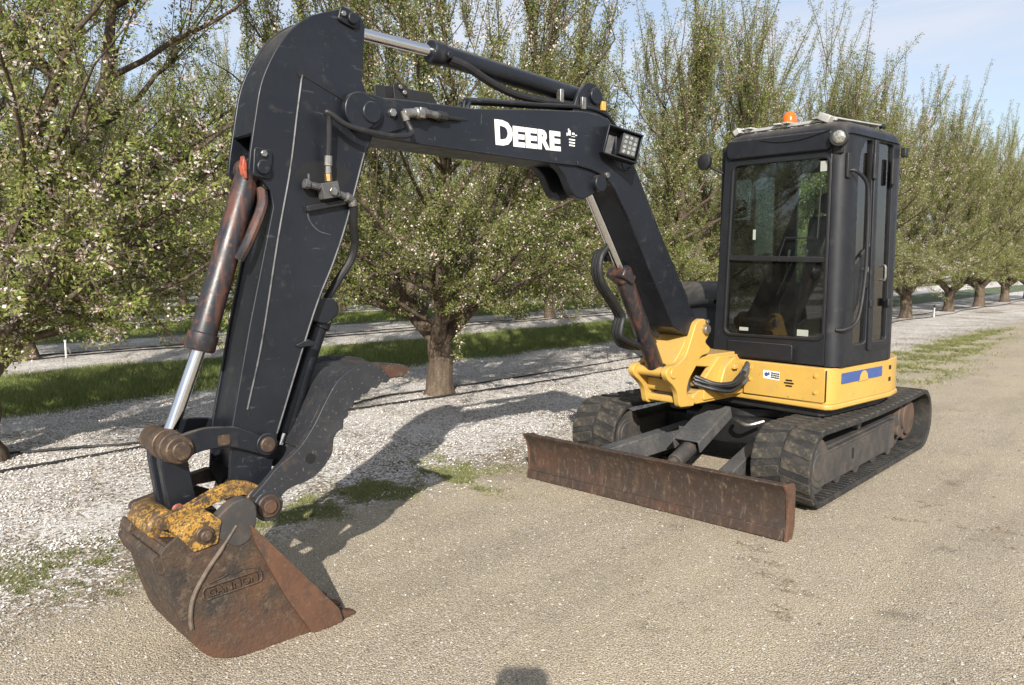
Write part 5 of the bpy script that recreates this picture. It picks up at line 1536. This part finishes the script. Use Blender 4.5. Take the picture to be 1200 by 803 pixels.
# petals blown onto the lane
n_ = 9000
y = 0.8 + 13 * rg.uniform(0, 1, n_) ** 1.7
x = -4.3 + 6.5 * rg.uniform(0, 1, n_) ** 2.6
ok = fov_ok(x, y, 3)
x, y = x[ok], y[ok]
lp = mesh_np('blown_petals', flat_quads(x, y, rg.uniform(0.006, 0.013, len(x)), 0.2, rg.uniform(0.002, 0.007, len(x))), 4, 'petal')
tag(lp, 'loose white petals scattered over the gravel lane', 'petals', None, 'stuff')

# loose stones of the lane
n_ = 130000
y = 0.6 + 9.0 * rg.uniform(0, 1, n_) ** 1.5
x = rg.uniform(-4.6, 2.2, n_)
keep = fov_ok(x, y, 3) & (rg.uniform(0, 1, n_) < np.clip(0.55 + 0.9 * noise2(x, y * 0.5, 1.1, 12), 0.08, 1)) & (x > -4.3 + 0.5 * noise2(x, y, 0.8, 13))
x, y = x[keep], y[keep]
n_ = len(x)
s = rg.gamma(1.5, 0.0014, n_) + 0.0018
s = np.minimum(s, 0.016)
P = np.stack([x, y, ground_z(x, y) + s * 0.25], -1)
a_ = rg.uniform(0, 6.283, n_)
ex = np.stack([np.cos(a_), np.sin(a_), 0 * a_], -1) * (s * rg.uniform(0.8, 1.3, n_))[:, None]
ey = np.stack([-np.sin(a_), np.cos(a_), 0 * a_], -1) * (s * rg.uniform(0.6, 1.0, n_))[:, None]
ez = np.array([0, 0, 1.0]) * (s * rg.uniform(0.4, 0.8, n_))[:, None]
off = rg.normal(0, 0.25, (n_, 1)) * ex
v5 = np.stack([P + ex, P + ey + ex * .2, P - ex, P - ey - ex * .1, P + ez + off], 1)       # (n,5,3)
me = bpy.data.meshes.new('loose_gravel')
vv = v5.reshape(-1, 3)
b0 = np.arange(n_)[:, None] * 5
tri = np.concatenate([b0 + np.array([[0, 1, 4]]), b0 + np.array([[1, 2, 4]]), b0 + np.array([[2, 3, 4]]), b0 + np.array([[3, 0, 4]])], 1).reshape(-1)
me.vertices.add(len(vv)); me.vertices.foreach_set('co', vv.astype(np.float32).ravel())
me.loops.add(len(tri)); me.loops.foreach_set('vertex_index', tri.astype(np.int32))
me.polygons.add(len(tri) // 3); me.polygons.foreach_set('loop_start', np.arange(0, len(tri), 3, dtype=np.int32))
me.update(calc_edges=True)
me.materials.append(M['pebble'])
lg = link(bpy.data.objects.new('loose_gravel', me))
tag(lg, 'loose tan and grey gravel stones of the lane', 'gravel', None, 'stuff')

# grass: mown strips between the rows and weedy tufts at the lane edge
def blades(x, y, h, w, lean=0.45):
    n_ = len(x)
    a_ = rg.uniform(0, 6.283, n_)
    z = ground_z(x, y)
    P = np.stack([x, y, z], -1)
    sd = np.stack([np.cos(a_), np.sin(a_), 0 * a_], -1) * (w / 2)[:, None]
    tip = np.stack([rg.normal(0, lean, n_) * h, rg.normal(0, lean, n_) * h, h], -1)
    return np.stack([P - sd, P + sd, P + tip], 1).reshape(-1, 3)

def strip(x0, x1, y0, y1, n_, h0, h1, w0, w1, seed):
    x = rg.uniform(x0, x1, n_)
    y = y0 + (y1 - y0) * rg.uniform(0, 1, n_) ** 1.3
    e = np.minimum(x - x0, x1 - x) + 0.25 * noise2(x, y, 1.4, seed)
    ok = (rg.uniform(0, 1, n_) < np.clip(e / 0.35, 0, 1)) & fov_ok(x, y, 2) & (rg.uniform(0, 1, n_) < np.clip(0.8 + 0.5 * noise2(x, y, 1.1, seed + 1), 0.25, 1))
    x, y = x[ok], y[ok]
    return blades(x, y, rg.uniform(h0, h1, len(x)) * (1 + 0.3 * noise2(x, y, 2.0, seed + 2)), rg.uniform(w0, w1, len(x)))
gA = mesh_np('grass_strip', strip(-12.75, -9.2, 1.0, 26, 250000, 0.035, 0.10, 0.005, 0.011, 20), 3, 'grass')
tag(gA, 'green mown grass strip between first and second tree rows', 'grass', None, 'stuff')
gB = mesh_np('grass_strip', strip(-21.6, -17.9, 3.0, 40, 130000, 0.05, 0.13, 0.010, 0.02, 30), 3, 'grass')
tag(gB, 'narrow dark grass strip beyond the second tree row', 'grass', None, 'stuff')
gC = mesh_np('grass_strip', strip(-29.6, -25.6, 5.0, 55, 70000, 0.06, 0.16, 0.02, 0.035, 40), 3, 'grass')
tag(gC, 'farthest thin grass strip under the distant rows', 'grass', None, 'stuff')

def tufts(spots, n_each, seed, hs=(0.008, 0.032), ws=(0.003, 0.006)):
    xs, ys = [], []
    r2 = np.random.default_rng(seed)
    for (cx, cy, rx, ry, dens) in spots:
        m_ = int(n_each * dens)
        u = r2.normal(0, 0.5, (m_, 2))
        xx, yy = cx + u[:, 0] * rx, cy + u[:, 1] * ry
        u = r2.normal(0, 0.85, (m_, 2)); xx, yy = cx + u[:, 0] * rx, cy + u[:, 1] * ry
        k = r2.uniform(0, 1, m_) < np.clip((noise2(xx, yy, 3.0, seed + 5) + 0.7 * noise2(xx, yy, 11.0, seed + 6) + 0.6 * noise2(xx, yy, 27.0, seed + 7)) * 1.3, 0, 0.8)
        xs.append(xx[k]); ys.append(yy[k])
    x, y = np.concatenate(xs), np.concatenate(ys)
    return blades(x, y, r2.uniform(hs[0], hs[1], len(x)), r2.uniform(ws[0], ws[1], len(x)), 0.9)
w1 = mesh_np('weed_patch', tufts([(-4.30, 2.55, 0.18, 0.34, 1.0), (-4.42, 3.25, 0.22, 0.42, 1.1), (-4.28, 3.75, 0.30, 0.55, 1.1), (-3.95, 3.75, 0.22, 0.25, 0.5), (-4.6, 4.1, 0.25, 0.4, 0.4)], 17000, 50), 3, 'weed')
tag(w1, 'sparse green weeds at the lane edge between bucket and blade', 'weeds', None, 'stuff')
w2 = mesh_np('weed_patch', tufts([(-4.35, 0.95, 0.20, 0.30, 0.9), (-4.15, 1.35, 0.22, 0.32, 1.0), (-4.55, 1.35, 0.25, 0.4, 0.5)], 12000, 60), 3, 'weed')
tag(w2, 'sparse green weeds among petals at the lower left, beside the bucket', 'weeds', None, 'stuff')
w3 = mesh_np('weed_patch', tufts([(-3.75, 12.2, 0.45, 1.0, 1.1), (-3.9, 15.0, 0.42, 1.5, 1.6), (-4.0, 18.2, 0.32, 1.5, 0.9), (-4.0, 21.5, 0.22, 0.9, 0.25), (-4.3, 10.4, 0.35, 0.8, 0.4)], 26000, 70, (0.02, 0.065), (0.008, 0.016)), 3, 'weed')
tag(w3, 'weedy green patch along the lane to the right of the cab', 'weeds', None, 'stuff')

# mud clods shed by the tracks
def lumps(name, x, y, s_, mat):
    n_ = len(x)
    P = np.stack([x, y, ground_z(x, y) + s_ * 0.1], -1)
    a_ = rg.uniform(0, 6.283, n_)
    ex = np.stack([np.cos(a_), np.sin(a_), 0 * a_], -1) * (s_ * rg.uniform(0.9, 1.9, n_))[:, None]
    ey = np.stack([-np.sin(a_), np.cos(a_), 0 * a_], -1) * (s_ * rg.uniform(0.6, 1.1, n_))[:, None]
    ez = np.array([0, 0, 1.0]) * (s_ * rg.uniform(0.25, 0.5, n_))[:, None]
    rim_ = [P + ex * math.cos(t_) * k_ + ey * math.sin(t_) * k_ for t_, k_ in zip(np.arange(6) * math.pi / 3, (1.0, 0.8, 1.1, 0.9, 0.75, 1.05))]
    top_ = [P + ez + (q - P) * 0.45 for q in rim_]
    fs = []
    for k in range(6):
        fs.append(np.stack([rim_[k], rim_[(k + 1) % 6], top_[(k + 1) % 6], top_[k]], 1))
    for k in (0, 2, 4):
        fs.append(np.stack([top_[k], top_[(k + 1) % 6], top_[(k + 2) % 6], P + ez * 1.15], 1))
    return mesh_np(name, np.concatenate(fs, 0).reshape(-1, 3), 4, mat)
xs, ys, ss = [], [], []
for (cx, cy, n2, sp_) in ((-1.90, 4.05, 5, 0.09), (-1.74, 3.88, 7, 0.08), (-1.60, 3.75, 8, 0.07), (-1.49, 3.64, 8, 0.06), (-1.40, 3.34, 5, 0.06), (-1.22, 5.62, 6, 0.14), (-0.98, 5.35, 7, 0.13), (-0.85, 5.05, 6, 0.13), (-1.33, 5.15, 4, 0.1)):
    for k in range(n2):
        px, py = cx + rg.normal(0, sp_), cy + rg.normal(0, sp_ * 0.5)
        m_ = int(rg.integers(6, 16))
        xs.append(px + rg.normal(0, 0.022, m_)); ys.append(py + rg.normal(0, 0.011, m_)); ss.append(rg.uniform(0.003, 0.011, m_))
cl = lumps('mud_clods', np.concatenate(xs), np.concatenate(ys), np.concatenate(ss), 'clod')
tag(cl, 'small dark mud clods dropped on the gravel near blade and track', 'mud', None, 'stuff')

# ------------------------------------------------------------------ the photographer, who throws the round shadow at the bottom of the picture
M['skin'] = worn('skin', (0.46, 0.27, 0.19), [(9, 0.4, 0.7, (0.38, 0.2, 0.14), 0.5)], (0.5, 0.65))
M['shirt'] = worn('grey_work_shirt', (0.11, 0.12, 0.14), [(25, 0.4, 0.7, (0.15, 0.16, 0.18), 0.6)], (0.8, 0.92), bump_s=0.2, bump_scale=90)
M['jeans'] = worn('blue_jeans', (0.035, 0.05, 0.085), [(25, 0.4, 0.7, (0.06, 0.08, 0.12), 0.6)], (0.85, 0.95), bump_s=0.2, bump_scale=120)
M['hair'] = worn('brown_hair', (0.03, 0.02, 0.014), (), (0.6, 0.8), bump_s=0.5, bump_scale=90)
person = empty('person', (0, 0, 0), HEAD)          # local x right, y forward, as the camera looks
PY = -0.44
person.location = Vector((0, 0, 0)) + Matrix.Rotation(HEAD, 3, 'Z') @ Vector((-0.04, PY, 0))
tag(person, 'person in grey shirt holding up a phone, casting the round shadow at bottom', 'person')
J = [((0, 0, 0.96), .15, .11), ((0, 0, 1.10), .145, .10), ((0, 0.01, 1.28), .165, .115), ((0, 0.005, 1.41), .15, .10), ((0, 0.015, 1.50), .058, .06), ((0, 0.03, 1.58), .055, .06)]
E_ = [(0, 1), (1, 2), (2, 3), (3, 4), (4, 5)]
for sg in (-1, 1):
    b0 = len(J)
    J += [((.17 * sg, 0, 1.415), .062, .062), ((.225 * sg, 0.14, 1.26), .046, .046), ((.165 * sg, 0.27, 1.39), .038, .038), ((.112 * sg, 0.36, 1.515), .026, .03), ((.094 * sg, 0.405, 1.56), .034, .022)]
    E_ += [(3, b0), (b0, b0 + 1), (b0 + 1, b0 + 2), (b0 + 2, b0 + 3), (b0 + 3, b0 + 4)]
    b1 = len(J)
    J += [((.095 * sg, 0, 0.90), .092, .095), ((.10 * sg, 0.012, 0.50), .058, .062), ((.105 * sg, -0.02, 0.10), .042, .045), ((.12 * sg, 0.06, 0.045), .042, .036), ((.13 * sg, 0.16, 0.035), .038, .026)]
    E_ += [(0, b1), (b1, b1 + 1), (b1 + 1, b1 + 2), (b1 + 2, b1 + 3), (b1 + 3, b1 + 4)]
me = bpy.data.meshes.new('body')
me.from_pydata([j[0] for j in J], E_, [])
bo = bpy.data.objects.new('body', me)
link(bo)
sk = bo.modifiers.new('skin', 'SKIN')
for i, j in enumerate(J):
    me.skin_vertices[0].data[i].radius = (j[1], j[2])
    me.skin_vertices[0].data[i].use_root = (i == 0)
sb2 = bo.modifiers.new('sub', 'SUBSURF'); sb2.levels = sb2.render_levels = 2
dg = bpy.context.evaluated_depsgraph_get()
bme = bpy.data.meshes.new_from_object(bo.evaluated_get(dg))
bpy.data.objects.remove(bo)
bmb = bmesh.new(); bmb.from_mesh(bme)
# head with brow, nose, chin and ears, grown into the same mesh
hc = Vector((0, 0.045, 1.655))
hm = bmesh.ops.create_uvsphere(bmb, u_segments=24, v_segments=16, radius=1.0, matrix=Matrix.Identity(4))
for v in hm['verts']:
    x, y, z = v.co
    w_ = 1 - 0.22 * max(0, -z)
    yy = y * 0.098
    if y > 0.6 and abs(x) < 0.3 and -0.35 < z < 0.1:
        yy += 0.020 * (1 - abs(x) / 0.3)
    if y > 0.5 and z < -0.6:
        yy += 0.014
    v.co = hc + Vector((x * 0.076 * w_, yy, z * 0.118))
for sg in (-1, 1):
    bmesh.ops.create_uvsphere(bmb, u_segments=10, v_segments=8, radius=1.0, matrix=Matrix.Translation(hc + Vector((.077 * sg, -.005, -.005))) @ Matrix.Diagonal((.012, .022, .033, 1)))
# five fingers on each hand, closed round the ends of the phone
mbf = MB(); mbf.bm.free(); mbf.bm = bmb
for sg in (-1, 1):
    for k in range(4):
        z0 = 1.585 - 0.020 * k
        ln_ = (0.9, 1.0, 0.95, 0.8)[k]
        mbf.tube([(.094 * sg, 0.408, z0 - 0.01), (.092 * sg, 0.425, z0 + .004), (.086 * sg, 0.437, z0 + .006), (.086 * sg - .028 * ln_ * sg, 0.440, z0 + .004)], [.0092, .0088, .0082, .0066], 8)
    mbf.tube([(.092 * sg, 0.398, 1.548), (.080 * sg, 0.402, 1.566), (.064 * sg, 0.408, 1.580), (.052 * sg, 0.411, 1.586)], [.0115, .0105, .0095, .0075], 8)
bme2 = bpy.data.meshes.new('body')
for key in ('shirt', 'jeans', 'skin', 'dark'):
    bme2.materials.append(M[key])
for f_ in bmb.faces:
    c_ = f_.calc_center_median()
    hand = c_.y > 0.33 and c_.z > 1.45
    f_.material_index = 2 if (c_.z > 1.50 or hand) else (3 if c_.z < 0.085 else (1 if c_.z < 0.98 and abs(c_.x) < 0.21 else 0))
    f_.smooth = True
bmb.to_mesh(bme2); bmb.free()
link(bpy.data.objects.new('body', bme2), person)
mb = MB()
for v in bmesh.ops.create_uvsphere(mb.bm, u_segments=20, v_segments=12, radius=1.0, matrix=Matrix.Identity(4))['verts']:
    x, y, z = v.co
    lift = 0.0 if y < 0.35 else 0.06 * (y - 0.35)
    v.co = hc + Vector((x * 0.082, -0.012 + y * 0.098, max(z * 0.122, -0.02 if y > 0.2 else -0.07) + 0.006 + lift))
mb.build('hair', 'hair', person, 0, 80)
mb = MB()
for sg in (-1, 1):
    mb.sphere((.029 * sg, hc.y + .088, hc.z + .012), .011, 10, 8)
mb.build('eye', 'white', person)
phone = empty('smartphone', Matrix.Rotation(HEAD, 3, 'Z') @ Vector((-0.04, -0.012, 1.585)), HEAD)
tag(phone, 'dark smartphone held level in both hands of the photographer', 'phone')
MB().prism(rrect(-.076, -.036, .076, .036, .010), -.0085, 0.0, 'xz').build('phone_body', 'dark', phone, 0.002)
MB().prism(rrect(-.072, -.033, .072, .033, .008), -.0095, -.0084, 'xz').build('phone_screen', 'sealgrey', phone)
